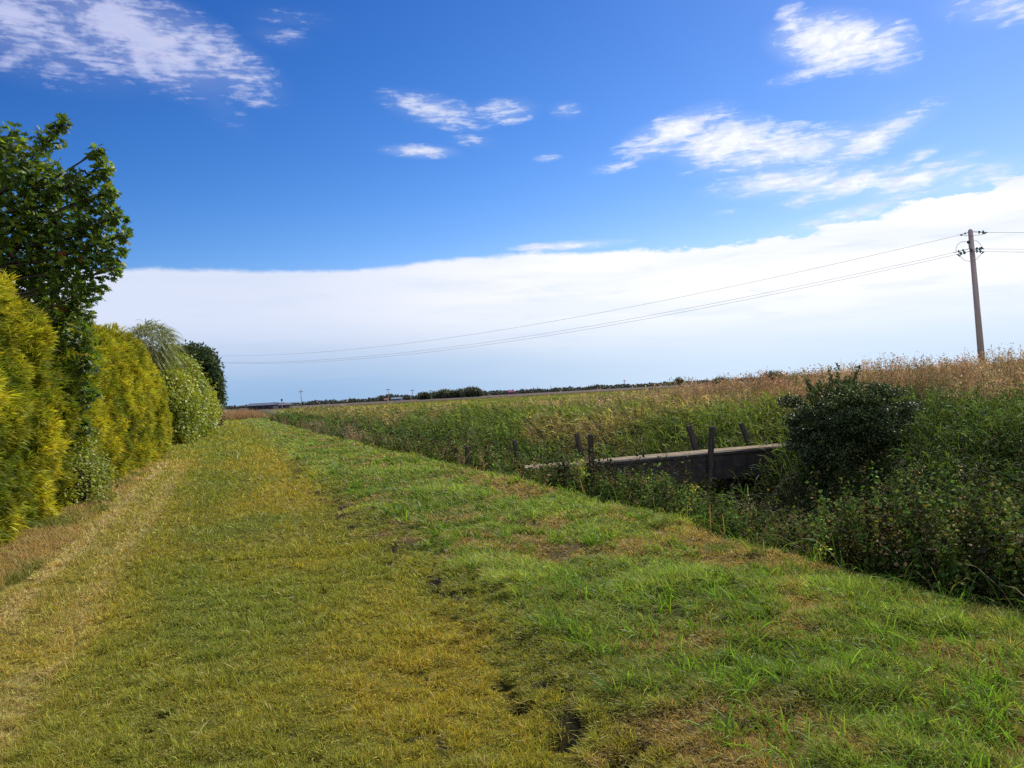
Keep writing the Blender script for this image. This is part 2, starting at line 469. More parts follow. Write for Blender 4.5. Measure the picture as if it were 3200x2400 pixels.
def lawn_mix(x, y):
    "colour of the turf itself: olive clippings, green stripes, straw near the hedge"
    x = np.asarray(x); y = np.asarray(y)
    n = fbm(x * .8, y * .45, 31); n2 = fbm(x * 2.5, y * 1.6, 32)
    g = .40 + 1.7 * (n - .5) + .8 * (n2 - .5)
    g = g + .40 * np.exp(-((x + .35) / .42) ** 2) - .17 * np.exp(-((x - 1.0) / .4) ** 2) + .15 * np.exp(-((x - .35) / .2) ** 2)
    g = g + .45 * sst(y, 24, 40) - .3 * np.exp(-((x + .1) / .5) ** 2) * sst(y, 30, 45)
    c = mixc(OLIVE, GREEN, np.clip(g, 0, 1).ravel()).reshape(*np.shape(x), 3)
    xs = x + (n2 - .5) * .5
    s = (1 - sst(xs, -1.35, -.85)) * (1 - sst(y, 26, 30))
    xt_ = x + (n2 - .5) * .15
    tr = np.exp(-((xt_ + 1.12) / .14) ** 2) + np.exp(-((xt_ + 1.75) / .13) ** 2)
    s = s * (.22 + .70 * tr * sst(n2, .25, .5)) + .3 * (1 - sst(np.abs(xs + 2.3), .2, .6)) * (y < 30)
    s = np.clip(s + .35 * (n2 - .5) * (s > .05), 0, 1)
    return c * (1 - s[..., None]) + STRAW * s[..., None]


def verge_mix(x, y):
    n = fbm(x * .9, y * .7, 41); n2 = fbm(x * 3, y * 2.2, 42)
    base = VG * (.8 + .5 * n2[..., None])
    br = sst(n + .75 * (n2 - .5) + .06 * sst(x, 2.0, 3.4) - .03 * sst(y, 8, 16), .53, .72) * .8
    ed_ = (np.exp(-((x - 1.5) / (.35 + .5 * n2)) ** 2) * .75)[..., None]
    base = base * (1 - ed_) + rgb(.27, .265, .048) * ed_
    return base * (1 - br[..., None]) + BROWN * br[..., None], br


def far_mix(x, y):
    n = fbm(x * .13, y * .10, 51); n2 = fbm(x * .5, y * .4, 52)
    g = rgb(.155, .195, .045); t = rgb(.33, .26, .12); dk = rgb(.035, .062, .02)
    a = sst(n + .4 * (n2 - .5), .50, .68)[..., None]; d = sst(n2, .56, .72)[..., None] * .7
    c = g * (1 - a) + t * a
    c = c * (1 - d * (1 - a)) + dk * d * (1 - a)
    far = sst(y + .35 * x, 190, 300)[..., None]
    br = rgb(.135, .105, .08) * (.8 + .5 * fbm(x * .01, y * .02, 53)[..., None])
    return c * (1 - far) + br * far


def geo_series(a, first, ratio, end):
    out = [a]; s_ = first
    while out[-1] < end: out.append(out[-1] + s_); s_ *= ratio
    return out


gx = sorted(set(np.round(list(np.arange(-4, 5.4, .05)) + list(np.arange(5.4, 20, .16)) + geo_series(20, .25, 1.13, 6000) + [-4 - (v - 20) for v in geo_series(20, .15, 1.16, 6000)], 3)))
gy = sorted(set(np.round(list(np.arange(1.5, 11, .05)) + list(np.arange(11, 32, .13)) + geo_series(32, .3, 1.05, 7000) + [1.5 - (v - 20) for v in geo_series(20, .2, 1.35, 200)], 3)))
GX, GY = np.meshgrid(np.array(gx), np.array(gy))
GZ = height(GX, GY)
u = GX - xe(GY)
col = lawn_mix(GX, GY)
vm, _ = verge_mix(GX, GY)
wv = sst(GX + (fbm(GX * 3, GY * 2, 44) - .5) * .5, 1.35, 1.75)[..., None]
col = col * (1 - wv) + vm * .8 * wv
dm = dentmask(GX, GY)[..., None]
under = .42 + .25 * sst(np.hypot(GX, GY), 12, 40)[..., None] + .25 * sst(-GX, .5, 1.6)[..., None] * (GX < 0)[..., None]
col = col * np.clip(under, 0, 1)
mud = rgb(.03, .028, .014)
wd = sst(u, .1, .6)[..., None]; col = col * (1 - wd) + mud * wd
ff = sst(u, 5.5, 8.5)[..., None] * sst(np.hypot(GX, GY), 12, 60)[..., None]
col = col * (1 - ff) + far_mix(GX, GY) * .9 * ff
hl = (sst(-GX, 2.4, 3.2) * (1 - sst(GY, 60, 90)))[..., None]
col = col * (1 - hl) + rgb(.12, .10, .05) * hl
fa = sst(GY, 100, 125)[..., None] * (u < 6)[..., None]
col = col * (1 - fa) + far_mix(GX, GY) * fa
col = col * (1 - dm) + SOIL * dm
ny, nx = GX.shape
idx = np.arange(ny * nx).reshape(ny, nx)
Qg = np.stack([idx[:-1, :-1], idx[:-1, 1:], idx[1:, 1:], idx[1:, :-1]], -1).reshape(-1, 4)


def ground_mat():
    m = bpy.data.materials.new('earth_and_turf'); m.use_nodes = True; t = m.node_tree; t.nodes.clear(); q = NB(t)
    a = q.n('ShaderNodeAttribute', attribute_name='Col'); g = q.n('ShaderNodeNewGeometry')
    n_f = q.noise(g.outputs['Position'], 60, 6, .8); n_c = q.noise(g.outputs['Position'], 9, 6, .75)
    k = q.m('MULTIPLY', q.m('MULTIPLY', q.smooth(n_f, .3, .75), 2.0), q.m('ADD', .45, n_c))
    vm_ = q.n('ShaderNodeVectorMath', operation='SCALE'); q.l(a.outputs[0], vm_.inputs[0]); q.l(k, vm_.inputs['Scale'])
    p = q.n('ShaderNodeBsdfPrincipled'); q.l(vm_.outputs[0], p.inputs['Base Color']); p.inputs['Roughness'].default_value = .95; p.inputs['Specular IOR Level'].default_value = .08
    bn = q.n('ShaderNodeBump'); bn.inputs['Strength'].default_value = .8; bn.inputs['Distance'].default_value = .03
    q.l(q.m('ADD', n_f, n_c), bn.inputs['Height']); q.l(bn.outputs[0], p.inputs['Normal'])
    o = q.n('ShaderNodeOutputMaterial'); q.l(p.outputs[0], o.inputs[0]); return m


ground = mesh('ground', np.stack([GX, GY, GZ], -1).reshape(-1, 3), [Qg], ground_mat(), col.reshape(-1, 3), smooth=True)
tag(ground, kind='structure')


# ------------------------------------------------------------------ sampling the seen ground evenly for the eye
def sample(N, D0, D1, t0=-.74, t1=.74):
    D = D0 * (D1 / D0) ** rng.random(N); t = t0 + (t1 - t0) * rng.random(N)
    x = D * (math.sin(yaw) + t * math.cos(yaw)); y = D * (math.cos(yaw) - t * math.sin(yaw))
    return x, y, D


def heads(N, tilt, lean=(-.25, -.1), spread=.25):
    a = rng.random(N) * 2 * np.pi
    h = np.stack([np.cos(a), np.sin(a), np.zeros(N)], 1) * (tilt * rng.random(N))[:, None]
    h[:, 0] += lean[0] + rng.normal(0, spread * .4, N); h[:, 1] += lean[1] + rng.normal(0, spread * .4, N)
    h[:, 2] = 1
    return unit(h)


BR_Y = 15.9   # line of the footbridge across the ditch

# ---- mown strip
x, y, D = sample(980000, 2.9, 110, -.88, .74); x2, y2, D2 = sample(680000, 2.9, 9, -.95, .74); x = np.concatenate([x, x2]); y = np.concatenate([y, y2]); D = np.concatenate([D, D2])
n_e = (fbm(x * 3, y * 2, 44) - .5) * .5
keep = (x + n_e < 1.6) & (x > -3.4) & (y > 0)
tuft = fbm(x * 7, y * 7, 71, 3)
keep &= rng.random(len(x)) > dentmask(x, y) * 1.1
x, y, D, tuft = x[keep], y[keep], D[keep], tuft[keep]
N = len(x); print('mown', N)
sc_ = np.maximum(1, D / 4.2)
z = height(x, y)
c = lawn_mix(x, y); c = vary(c, N, .34, .10)
st = rng.random(N) < .065; c[st] = vary(rgb(.62, .50, .22), st.sum(), .2, .05)
Lb = (.014 + .05 * rng.random(N) * (.2 + 1.5 * sst(tuft, .3, .7))) * sc_ ** .55; Lb[st] *= 1.5
tl = np.where(rng.random(N) < .72, 2.8, 1.0); tl[st] = 5
g = Geo()
dr = heads(N, tl, (-.15, -.1))
dr[st, 2] *= .3; dr = unit(dr)
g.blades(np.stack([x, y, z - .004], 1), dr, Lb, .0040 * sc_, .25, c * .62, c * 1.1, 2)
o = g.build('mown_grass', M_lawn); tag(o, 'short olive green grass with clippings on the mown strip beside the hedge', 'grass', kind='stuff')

# ---- rough verge
x, y, D = sample(1000000, 2.9, 110, -.5, .74); x2, y2, D2 = sample(520000, 2.9, 10, -.1, .74); x = np.concatenate([x, x2]); y = np.concatenate([y, y2]); D = np.concatenate([D, D2])
n_e = (fbm(x * 3, y * 2, 44) - .5) * .5; u = x - xe(y)
keep = (x + n_e > 1.45) & (u < .55 + .3 * rng.random(len(x)))
clump = fbm(x * 3.2, y * 3.2, 81, 3)
keep &= (clump > .22 + .14 * rng.random(len(x))) | (D > 12)
keep &= rng.random(len(x)) > dentmask(x, y) * .9
x, y, D, clump = x[keep], y[keep], D[keep], clump[keep]
N = len(x); print('verge', N)
sc_ = np.maximum(1, D / 4.4); z = height(x, y)
c, br = verge_mix(x, y)
tall = sst(fbm(x * 1.3, y * 1.3, 82), .5, .68)
c = vary(c, N, .3, .10)
c = c * (1 + .45 * tall[:, None] * (1 - br[:, None]))
st = rng.random(N) < .05 + .16 * br; c[st] = vary(rgb(.50, .40, .20), st.sum(), .25, .06)
edgeh = .5 + .5 * sst(x, 1.5, 2.2)
Lb = (.045 + .09 * rng.random(N) + .11 * tall * rng.random(N) + .05 * sst(x - xe(y), -.6, 0)) * edgeh * (1 - .45 * br) * sc_ ** .25
g = Geo(); dr = heads(N, 1.0 + .9 * (1 - tall) + .6 * br, (-.6, -.1), .6)
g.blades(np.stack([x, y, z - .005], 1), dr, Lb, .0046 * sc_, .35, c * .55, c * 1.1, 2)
# a few long arching blades in tufts
tx, ty, tD = sample(2600, 3, 40, -.3, .74); k = (tx > 1.9) & (tx < xe(ty) + .5); tx, ty, tD = tx[k][:420], ty[k][:420], tD[k][:420]
for (px_, py_, k_) in [(3130, 2280, 5), (3170, 2200, 4), (3060, 2330, 3), (1540, 1640, 2), (2010, 1650, 2), (1650, 1730, 1), (2680, 2090, 1), (1960, 2200, 2), (1700, 1990, 2), (2930, 1990, 2), (2780, 1940, 2)]:
    d_ = at(px_, py_, 1.0) - CAMP; D_ = -1.6 / d_[2]; q_ = CAMP + d_ * D_
    for _ in range(k_): tx = np.append(tx, q_[0] + rng.normal(0, .06)); ty = np.append(ty, q_[1] + rng.normal(0, .06)); tD = np.append(tD, D_)
rep = 16; tx = np.repeat(tx, rep) + rng.normal(0, .035, len(tx) * rep); ty = np.repeat(ty, rep) + rng.normal(0, .035, len(ty) * rep); tD = np.repeat(tD, rep); N = len(tx)
ct = vary(rgb(.17, .29, .04), N, .25, .1)
g.blades(np.stack([tx, ty, height(tx, ty)], 1), heads(N, .8, (-.3, -.1), .4), .16 + .18 * rng.random(N), .006 * np.maximum(1, tD / 5), .45, ct * .6, ct * 1.15, 3)
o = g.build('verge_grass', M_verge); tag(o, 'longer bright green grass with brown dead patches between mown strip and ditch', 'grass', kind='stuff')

# ---- dry fringe at the hedge foot
x, y, D = sample(330000, 4, 60, -.95, -.3)
keep = (x < -2.0 + .5 * (fbm(x * 2, y * 1.5, 91) - .5)) & (x > -3.3) & (y < 34); x, y, D = x[keep], y[keep], D[keep]; N = len(x); print('fringe', N)
c = vary(mixc(rgb(.44, .34, .13), rgb(.20, .23, .05), sst(fbm(x * 1.2, y * 1.2, 92), .45, .6)), N, .3, .08); sc_ = np.maximum(1, D / 5)
g = Geo(); g.blades(np.stack([x, y, height(x, y)], 1), heads(N, 1.0), (.07 + .16 * rng.random(N)) * (1 + .3 * sst(-x, 2.3, 2.9)), .0045 * sc_, .35, c * .7, c * 1.1, 2)
o = g.build('dry_fringe', M_dry); tag(o, 'straw coloured dry grass along the foot of the conifer hedge', 'grass', kind='stuff')


# ---- leaf templates
DIAM = np.array([[0, 0, 0], [.42, .45, -.12], [0, 1, -.05], [-.42, .45, -.12], [0, .45, .06]]); DIAM_T = [[0, 1, 4], [1, 2, 4], [2, 3, 4], [3, 0, 4]]
def lobed():
    a = [(-.08, -.02), (-.38, -.12), (-.42, .10), (-.95, .22), (-.60, .45), (-.75, .85), (-.35, .72), (-.22, .82), (0, 1.25), (.22, .82), (.35, .72), (.75, .85), (.60, .45), (.95, .22), (.42, .10), (.38, -.12), (.08, -.02)]
    v = [(0, .35, .03)] + [(p[0], p[1], -.14 * abs(p[0]) - .06 * p[1]) for p in a]
    n = len(a); return np.array(v), [[0, i + 2, i + 1] for i in range(n - 1)]
MAP_V, MAP_T = lobed()
OVAL = np.array([[0, 0, 0], [.28, .4, -.05], [0, 1, -.08], [-.28, .4, -.05]]); OVAL_T = [[0, 1, 2], [0, 2, 3]]

# ---- tall weeds on the near bank
x, y, D = sample(56000, 4.2, 95, -.6, .8); u = x - xe(y)
hn = fbm(x * .7, y * .7, 101)
under_br = np.abs(y - BR_Y) < .7
keep = (u > .32 + .3 * rng.random(len(x))) & (u < 2.5) & (rng.random(len(x)) < .85) & ~(under_br & (u > 1.2))
x, y, D, hn, u = x[keep], y[keep], D[keep], hn[keep], u[keep]; N = len(x); print('weeds', N)
H = (.55 + .55 * sst(u, .4, 1.8) + .35 * rng.random(N) + .5 * (hn - .5)) * (1 - .22 * sst(y, 8, 12) * (1 - sst(y, 40, 60)))
top_ = np.interp(y, [0, 5.0, 6.6, 10, 12, 60], [1.15, 1.02, .46, .38, .48, .58])
top_ = top_ - .55 * sst(u, .8, 1.8) * sst(y, 6.0, 7.0) * (1 - sst(y, 16, 18))
H = np.clip(top_ * (.35 + .65 * rng.random(N)) + .7 * (hn - .5) - height(x, y), .3, 1.7) * (.45 + .55 * sst(u, .25, .8))
spike = (rng.random(N) < .07) & (y < 40); H = np.where(spike, H * 1.15 + .28, H)
base = np.stack([x, y, height(x, y)], 1); hd = heads(N, .28, (-.12, -.05), .2)
kind_ = rng.random(N); kn = fbm(x * .5, y * .5, 102)
brown = (kind_ < .22 + .25 * sst(kn, .5, .65) + .25 * sst(y, 10, 14)); yel = (~brown) & (kind_ > .97)
cb = np.where(brown[:, None], rgb(.20, .15, .085), np.where(yel[:, None], rgb(.25, .26, .04), rgb(.080, .125, .028)))
cb = cb * np.exp(rng.normal(-.1, .45, (N, 1))); cb[spike] = rgb(.03, .03, .014)
g = Geo(); sD = np.maximum(1, D / 8)
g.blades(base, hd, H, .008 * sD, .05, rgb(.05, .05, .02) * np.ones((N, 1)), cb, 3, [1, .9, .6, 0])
for near_, nl in ((D < 14, 58), (D >= 14, 26)):
    i = np.where(near_)[0]; i = np.repeat(i, nl); n = len(i); tt = .08 + .92 * rng.random(n) ** .8
    P = base[i] + hd[i] * (H[i] * tt)[:, None]; a = rng.random(n) * 2 * np.pi; rr = (.03 + .09 * (1 - tt)) * rng.random(n) * sD[i] ** .3
    P[:, 0] += np.cos(a) * rr; P[:, 1] += np.sin(a) * rr
    A = unit(np.stack([np.cos(a), np.sin(a), rng.normal(-.25, .5, n)], 1)); Nn = unit(np.stack([np.cos(a) * .8, np.sin(a) * .8, np.full(n, .4)], 1) + rng.normal(0, .6, (n, 3)))
    cc = np.clip(cb[i] * np.exp(rng.normal(0, .35, (n, 1))) * (1 + rng.normal(0, .12, (n, 3))), 0, 1)
    s1 = rng.random(n) < .02; cc[s1] = vary(rgb(.20, .20, .04), s1.sum(), .2)
    sz = (.03 + .05 * rng.random(n)) * (1.25 - .7 * tt) * sD[i] ** .6
    sz = np.where(brown[i], sz * .6, sz)
    g.stamp(DIAM, DIAM_T, P, A, Nn, sz, cc)
# long grass blades among the weeds
x, y, D = sample(60000, 4.2, 60, -.6, .8); u = x - xe(y); k = (u > .1) & (u < 2.8) & (rng.random(len(x)) < .32); x, y, D = x[k], y[k], D[k]; N = len(x)
cg = np.where(rng.random((N, 1)) < .3, rgb(.28, .23, .12), rgb(.09, .17, .025)); cg = vary(cg, N, .3)
g.blades(np.stack([x, y, height(x, y)], 1), heads(N, .9, (-.3, -.1), .5), .35 + .65 * rng.random(N), .009 * np.maximum(1, D / 7), .5, cg * .6, cg * 1.15, 3)
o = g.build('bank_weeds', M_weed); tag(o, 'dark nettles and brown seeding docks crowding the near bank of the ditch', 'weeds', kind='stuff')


# ---- reeds in the ditch and on the far bank
def reeds(N0, D0, D1, t0, t1, cond, name, label, mat, cfun, H0, H1, nleaf, W0=.012, leafL=.38, lean=(-.35, -.12)):
    x, y, D = sample(N0, D0, D1, t0, t1); k = cond(x, y, x - xe(y)); x, y, D = x[k], y[k], D[k]; N = len(x); print(name, N)
    hn = fbm(x * .6, y * .6, 111); H = (H0 + (H1 - H0) * rng.random(N)) * (.72 + .55 * hn)
    B = np.stack([x, y, height(x, y)], 1); hd = heads(N, .30, lean, .3); s_ = np.maximum(1, D / 10)
    
    cb = cfun(x, y, N); g = Geo()
    g.blades(B, hd, H, W0 * .7 * s_, .12, cb * .5, cb, 3, [1, .9, .6, 0])
    i = np.repeat(np.arange(N), nleaf); n = len(i); tt = .25 + .75 * rng.random(n); P = B[i] + hd[i] * (H[i] * tt)[:, None]; P[:, 2] -= .12 * H[i] * tt * tt
    d = hd[i] * 1.0 + rng.normal(0, .42, (n, 3)) + np.array([lean[0] * .8, lean[1], 0]); d = unit(d)
    cc = np.clip(cb[i] * np.exp(rng.normal(0, .32, (n, 1))), 0, 1); s1 = rng.random(n) < .025; cc[s1] *= 1.7
    g.blades(P, d, leafL * (.5 + rng.random(n)) * s_[i] ** .1, W0 * s_[i] ** .8, .45, cc * .8, cc * 1.1, 2, [.8, 1, 0])
    o = g.build(name, mat); tag(o, label, 'reeds' if 'reed' in name else 'grass', kind='stuff'); return g


def reed_col(x, y, N):
    n = fbm(x * .45, y * .35, 121); n2 = fbm(x * 1.1, y * .9, 122); u = x - xe(y)
    ga = lambda cx, cy, rx, ry: np.exp(-((x - cx) / rx) ** 2 - ((y - cy) / ry) ** 2)
    tp = .22 * ga(12.1, 29.5, 1.6, 5) + .24 * ga(14.8, 22.5, 2.2, 3.5) + .22 * sst(u, 6.4, 8) * sst(y, 42, 60) + .12 * sst(u, 9.3, 10.6)
    a = sst(n * .6 + .2 + .20 * (n2 - .5) + tp - .14 * (1 - sst(y, 14, 19)), .61, .77)
    nr = (1 - sst(y, 13, 20))[:, None]; c = mixc(rgb(.165, .225, .055) * (1 - nr) + rgb(.085, .135, .042) * nr, rgb(.36, .295, .15), a)
    dk = np.clip(sst(n2, .55, .70) * .5 + sst(fbm(x * .8, y * .3, 124), .42, .56) * (1 - sst(u, 6.4, 7.4)) * .8, 0, .85)
    c = c * (1 - dk[:, None]) + rgb(.03, .06, .02) * dk[:, None]
    return vary(c, N, .22, .08)


def c_ditch(x, y, N):
    n2 = fbm(x * 1.1, y * .9, 122); return vary(mixc(rgb(.10, .175, .045), rgb(.05, .085, .03), sst(n2, .45, .65)), N, .25, .08)


void = lambda x, y, u: (np.abs(y - BR_Y) < .75) | ((y > 9.6) & (y < 18.4) & (u > 2.0) & (u < 6.6) & (fbm(x * 1.5, y * 1.5, 133) > .30))
reeds(36000, 6, 130, -.5, .8, lambda x, y, u: (u > 2.4) & (u < 6.3) & (y < 125) & ~void(x, y, u), 'ditch_reeds', 'green reeds filling the bottom of the ditch', M_reed, c_ditch, 1.15, 1.75, 9)
bushc = at(2640, 1300, 16.6)
reeds(88000, 9, 170, -.5, .8, lambda x, y, u: (u >= 6.0) & (u < 11) & (np.abs(y - BR_Y) > .55 - .3 * (u > 8.4)) & (np.hypot(x - bushc[0], y - bushc[1]) > .45) & ~((y > 13.3) & (y < BR_Y) & (u < 7.0) & (rng.random(len(x)) < .6)), 'bank_reeds', 'green and straw coloured reeds leaning left on the far bank', M_reed, reed_col, .55, 1.0, 6, .012, .32)


# ---- seeding dry grass on the crest of the far bank
def dry_col(x, y, N):
    n = fbm(x * .5, y * .4, 141); c = mixc(rgb(.42, .32, .18), rgb(.27, .17, .11), sst(n + .25 * sst(x, 18, 40), .45, .62))
    gr = sst(fbm(x * .7, y * .7, 142), .47, .62) * .85 * (1 - .6 * sst(x, 22, 40)); c = c * (1 - gr[:, None]) + rgb(.085, .11, .035) * gr[:, None]
    return vary(c, N, .25, .07)


def dry_patch(N0, D0, D1, t0, t1, cond, name, label, H0, H1, seeds=11, cf=dry_col, Wb=.006):
    x, y, D = sample(N0, D0, D1, t0, t1); k = cond(x, y, x - xe(y)); x, y, D = x[k], y[k], D[k]; N = len(x); print(name, N)
    H = (H0 + (H1 - H0) * rng.random(N) ** 1.5) * (.7 + .6 * fbm(x * .8, y * .8, 143)); B = np.stack([x, y, height(x, y)], 1); hd = heads(N, .35, (-.12, -.05), .25); s_ = np.maximum(1, D / 9)
    cb = cf(x, y, N); g = Geo()
    g.blades(B, hd, H, Wb * s_, .08, cb * .6, cb, 2, [1, .8, 0])
    i = np.repeat(np.arange(N), 3); n = len(i); g.blades(B[i] + rng.normal(0, .03, (n, 3)) * [1, 1, 0], heads(n, .8, (-.15, -.05), .4), H[i] * (.35 + .4 * rng.random(n)), Wb * 1.2 * s_[i], .3, cb[i] * .6, cb[i] * 1.05, 2)
    i = np.repeat(np.where(D < 45)[0], seeds); n = len(i)
    if n:
        tt = .68 + .34 * rng.random(n); P = B[i] + hd[i] * (H[i] * tt)[:, None]; P[:, 2] -= .08 * H[i] * tt * tt; P += rng.normal(0, .02, (n, 3)) * s_[i][:, None] ** .5
        cc = np.clip(cb[i] * np.exp(rng.normal(.2, .25, (n, 1))), 0, 1)
        g.stamp(OVAL, OVAL_T, P, unit(hd[i] + rng.normal(0, .6, (n, 3))), unit(rng.normal(size=(n, 3))), (.014 + .014 * rng.random(n)) * s_[i] ** .8, cc)
    o = g.build(name, M_dry); tag(o, label, 'grass', kind='stuff')


dry_patch(34000, 11, 75, -.1, .8, lambda x, y, u: (u > 9.6 + 2.5 * (fbm(x * .5, y * .5, 151) - .5)) & (u < 24) & (y < 60) & (rng.random(len(x)) < np.clip(1.2 - (y - 20) / 24, .10, 1)), 'crest_grass', 'tall tan and russet seeding grass on the crest of the far bank', .55, 1.15)
dry_patch(30000, 80, 150, -.5, -.1, lambda x, y, u: (y > 104) & (u < 3) & (x > -8), 'end_grass', 'tan tall grass closing the far end of the mown strip', .9, 1.5, cf=lambda x, y, N: vary(rgb(.36, .25, .13), N, .25, .08))
dry_patch(34000, 12, 80, -.35, .2, lambda x, y, u: (u > .25) & (u < 2.3) & (y > 18.3) & (y < 80) & (fbm(x * .4, y * .25, 161) > .44), 'bank_seed_grass', 'pinkish seeding grass behind the leftmost fence post', .55, 1.05, cf=lambda x, y, N: vary(mixc(rgb(.29, .225, .15), rgb(.13, .16, .06), sst(fbm(x, y * .6, 163), .40, .56)), N, .25, .06))

# ---- the field beyond, out to the far hedge
x, y, D = sample(230000, 16, 330, -.45, .8); u = x - xe(y); k = (u > 10.5) & ((x > 24) | (y > 20)) ; x, y, D = x[k], y[k], D[k]; N = len(x); print('field', N)
fadeh = 1 - .7 * sst(y + .35 * x, 200, 300)
c = vary(far_mix(x, y) * 1.25, N, .22, .06); s_ = np.maximum(1, D / 10); red = (sst(x, 24, 34) * (1 - sst(y, 60, 90)) * .7)[:, None]; c = c * (1 - red) + rgb(.22, .11, .06) * red
g = Geo(); g.blades(np.stack([x, y, height(x, y)], 1), heads(N, .7, (-.25, -.1), .4), (.35 + .45 * rng.random(N)) * fadeh, .014 * s_, .35, c * .7, c * 1.05, 2)
o = g.build('field_grass', M_reed); tag(o, 'green and tan rough grass covering the flat field to the horizon', 'grass', kind='stuff')


# ------------------------------------------------------------------ lumpy crowns
def blob_pts(cen, rad, N, p=2.6, nz=.22, fs=1.6, seed=0):
    d = unit(rng.normal(size=(N, 3))); rad = np.array(rad)
    r = ((np.abs(d / rad) ** p).sum(1)) ** (-1 / p)
    r = r * (1 + nz * 2 * (fbm(d[:, 0] * r * fs + d[:, 2] * r * 1.1 * fs + 40, d[:, 1] * r * fs - d[:, 2] * r * .9 * fs + 40, 200 + seed) - .5))
    nrm = unit(np.sign(d) * np.abs(d / rad) ** (p - 1) / rad)
    return np.asarray(cen) + d * r[:, None], nrm


def blob_core(g, cen, rad, k, p=2.6, seed=0, n=22):  # solid dark lump added inside a crown to block light
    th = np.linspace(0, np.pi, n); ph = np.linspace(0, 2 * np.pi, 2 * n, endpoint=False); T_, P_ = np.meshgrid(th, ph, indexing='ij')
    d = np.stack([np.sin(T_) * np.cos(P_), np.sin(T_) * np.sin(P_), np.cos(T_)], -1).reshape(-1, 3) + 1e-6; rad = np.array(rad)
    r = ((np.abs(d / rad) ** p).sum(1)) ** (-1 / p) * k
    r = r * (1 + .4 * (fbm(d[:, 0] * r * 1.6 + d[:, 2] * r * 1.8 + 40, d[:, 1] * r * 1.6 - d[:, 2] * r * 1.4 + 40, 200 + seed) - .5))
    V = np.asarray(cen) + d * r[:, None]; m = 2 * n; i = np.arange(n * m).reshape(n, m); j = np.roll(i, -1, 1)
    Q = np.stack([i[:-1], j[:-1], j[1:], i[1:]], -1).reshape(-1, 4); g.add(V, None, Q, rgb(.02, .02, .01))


def inside(P, cen, rad, p, k): return (np.abs((P - np.asarray(cen)) / (np.array(rad) * k)) ** p).sum(1) < 1


def leafy(name, label, cat, blobs, per, maker, base_xy, part='crown', p=2.6, trunk=None, group=None, core=.72, seed=0, keep=None):
    zb = float(height(np.array([base_xy[0]]), np.array([base_xy[1]]))[0])
    root = empty(name, (base_xy[0], base_xy[1], zb)); tag(root, label, cat, group)
    g = Geo(); gc = Geo()
    for bi, (cen, rad) in enumerate(blobs):
        area = 4 * np.pi * ((rad[0] * rad[1]) ** 1.6 / 3 + (rad[0] * rad[2]) ** 1.6 / 3 + (rad[1] * rad[2]) ** 1.6 / 3) ** (1 / 1.6)
        P, n = blob_pts(cen, rad, int(area * per), p, seed=seed + bi)
        k = P[:, 2] > zb + .05
        for bj, (c2, r2) in enumerate(blobs):
            if bj != bi: k &= ~inside(P, c2, r2, p, .8)
        if keep is not None: k &= keep(P, n)
        maker(g, P[k], n[k])
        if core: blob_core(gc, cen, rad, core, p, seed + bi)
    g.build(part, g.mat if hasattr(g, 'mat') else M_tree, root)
    if core: gc.build('light_block_core', M_core, root, True)  # added solid core that keeps light from passing through
    if trunk:
        gt = Geo()
        for pts_, r_ in trunk: gt.tube(pts_, r_, 8, (.1, .08, .06))
        gt.build('trunk', M_bark, root, True)
    return root


def conifer(g, P, n):
    g.mat = M_con
    N = len(P); up = np.array([0, 0, 1.])
    lump = fbm(P[:, 1] * 2.2 + P[:, 0] * 1.3, P[:, 2] * 2.2, 172, 3)
    P = P + n * ((lump - .58) * .45 - rng.random(N) ** 1.5 * .2)[:, None]
    main = unit(n * .75 + up * .45 + np.array([.15, -.15, 0]) + rng.normal(0, .42, (N, 3)))
    gold = sst(fbm(P[:, 1] * .9 + P[:, 0], P[:, 2] * .9, 171) + .12 * rng.normal(size=N) * .5, .34, .60)
    c = mixc(rgb(.12, .18, .025), rgb(.56, .52, .04), np.clip(gold * .55 + 1.6 * (lump - .42), 0, 1)); c = vary(c, N, .3, .08)
    ex = rng.random(N) < .05
    k = 7; i = np.repeat(np.arange(N), k); m = len(i)
    d = unit(main[i] + rng.normal(0, .33, (m, 3))); L = (.06 + .10 * rng.random(m)) * np.where(ex[i], 1.8, 1)
    off = P[i] + main[i] * (.10 * rng.random(m))[:, None]
    g.blades(off, d, L, .012 + .008 * rng.random(m), .2, c[i] * .5, c[i] * 1.15, 2, [.7, 1, 0])


# near golden conifers: five crowns grown into one hedge
h1 = [((-4.35, 8.2, 1.5), (1.75, 2.3, 2.3)), ((-4.28, 10.9, 1.55), (1.7, 2.4, 2.25)), ((-4.3, 13.4, 1.5), (1.65, 2.3, 2.15))]
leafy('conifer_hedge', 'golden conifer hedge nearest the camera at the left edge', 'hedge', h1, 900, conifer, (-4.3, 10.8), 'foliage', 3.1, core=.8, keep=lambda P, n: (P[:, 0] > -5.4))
h2 = [((-4.1, 16.2, 1.35), (1.5, 2.2, 2.0)), ((-4.05, 18.9, 1.55), (1.52, 2.3, 2.2)), ((-3.85, 21.9, 1.6), (1.5, 2.5, 2.4)), ((-3.7, 25.2, 1.6), (1.5, 2.5, 2.35)), ((-3.5, 28.4, 1.5), (1.4, 2.4, 2.35)), ((-3.35, 31.4, 1.3), (1.2, 1.9, 2.2))]
leafy('conifer_hedge', 'golden conifer hedge farther along, between the maple and the drooping willow', 'hedge', h2, 480, conifer, (-3.8, 24.5), 'foliage', 3.1, core=.8, seed=10, keep=lambda P, n: (P[:, 0] > -4.9))


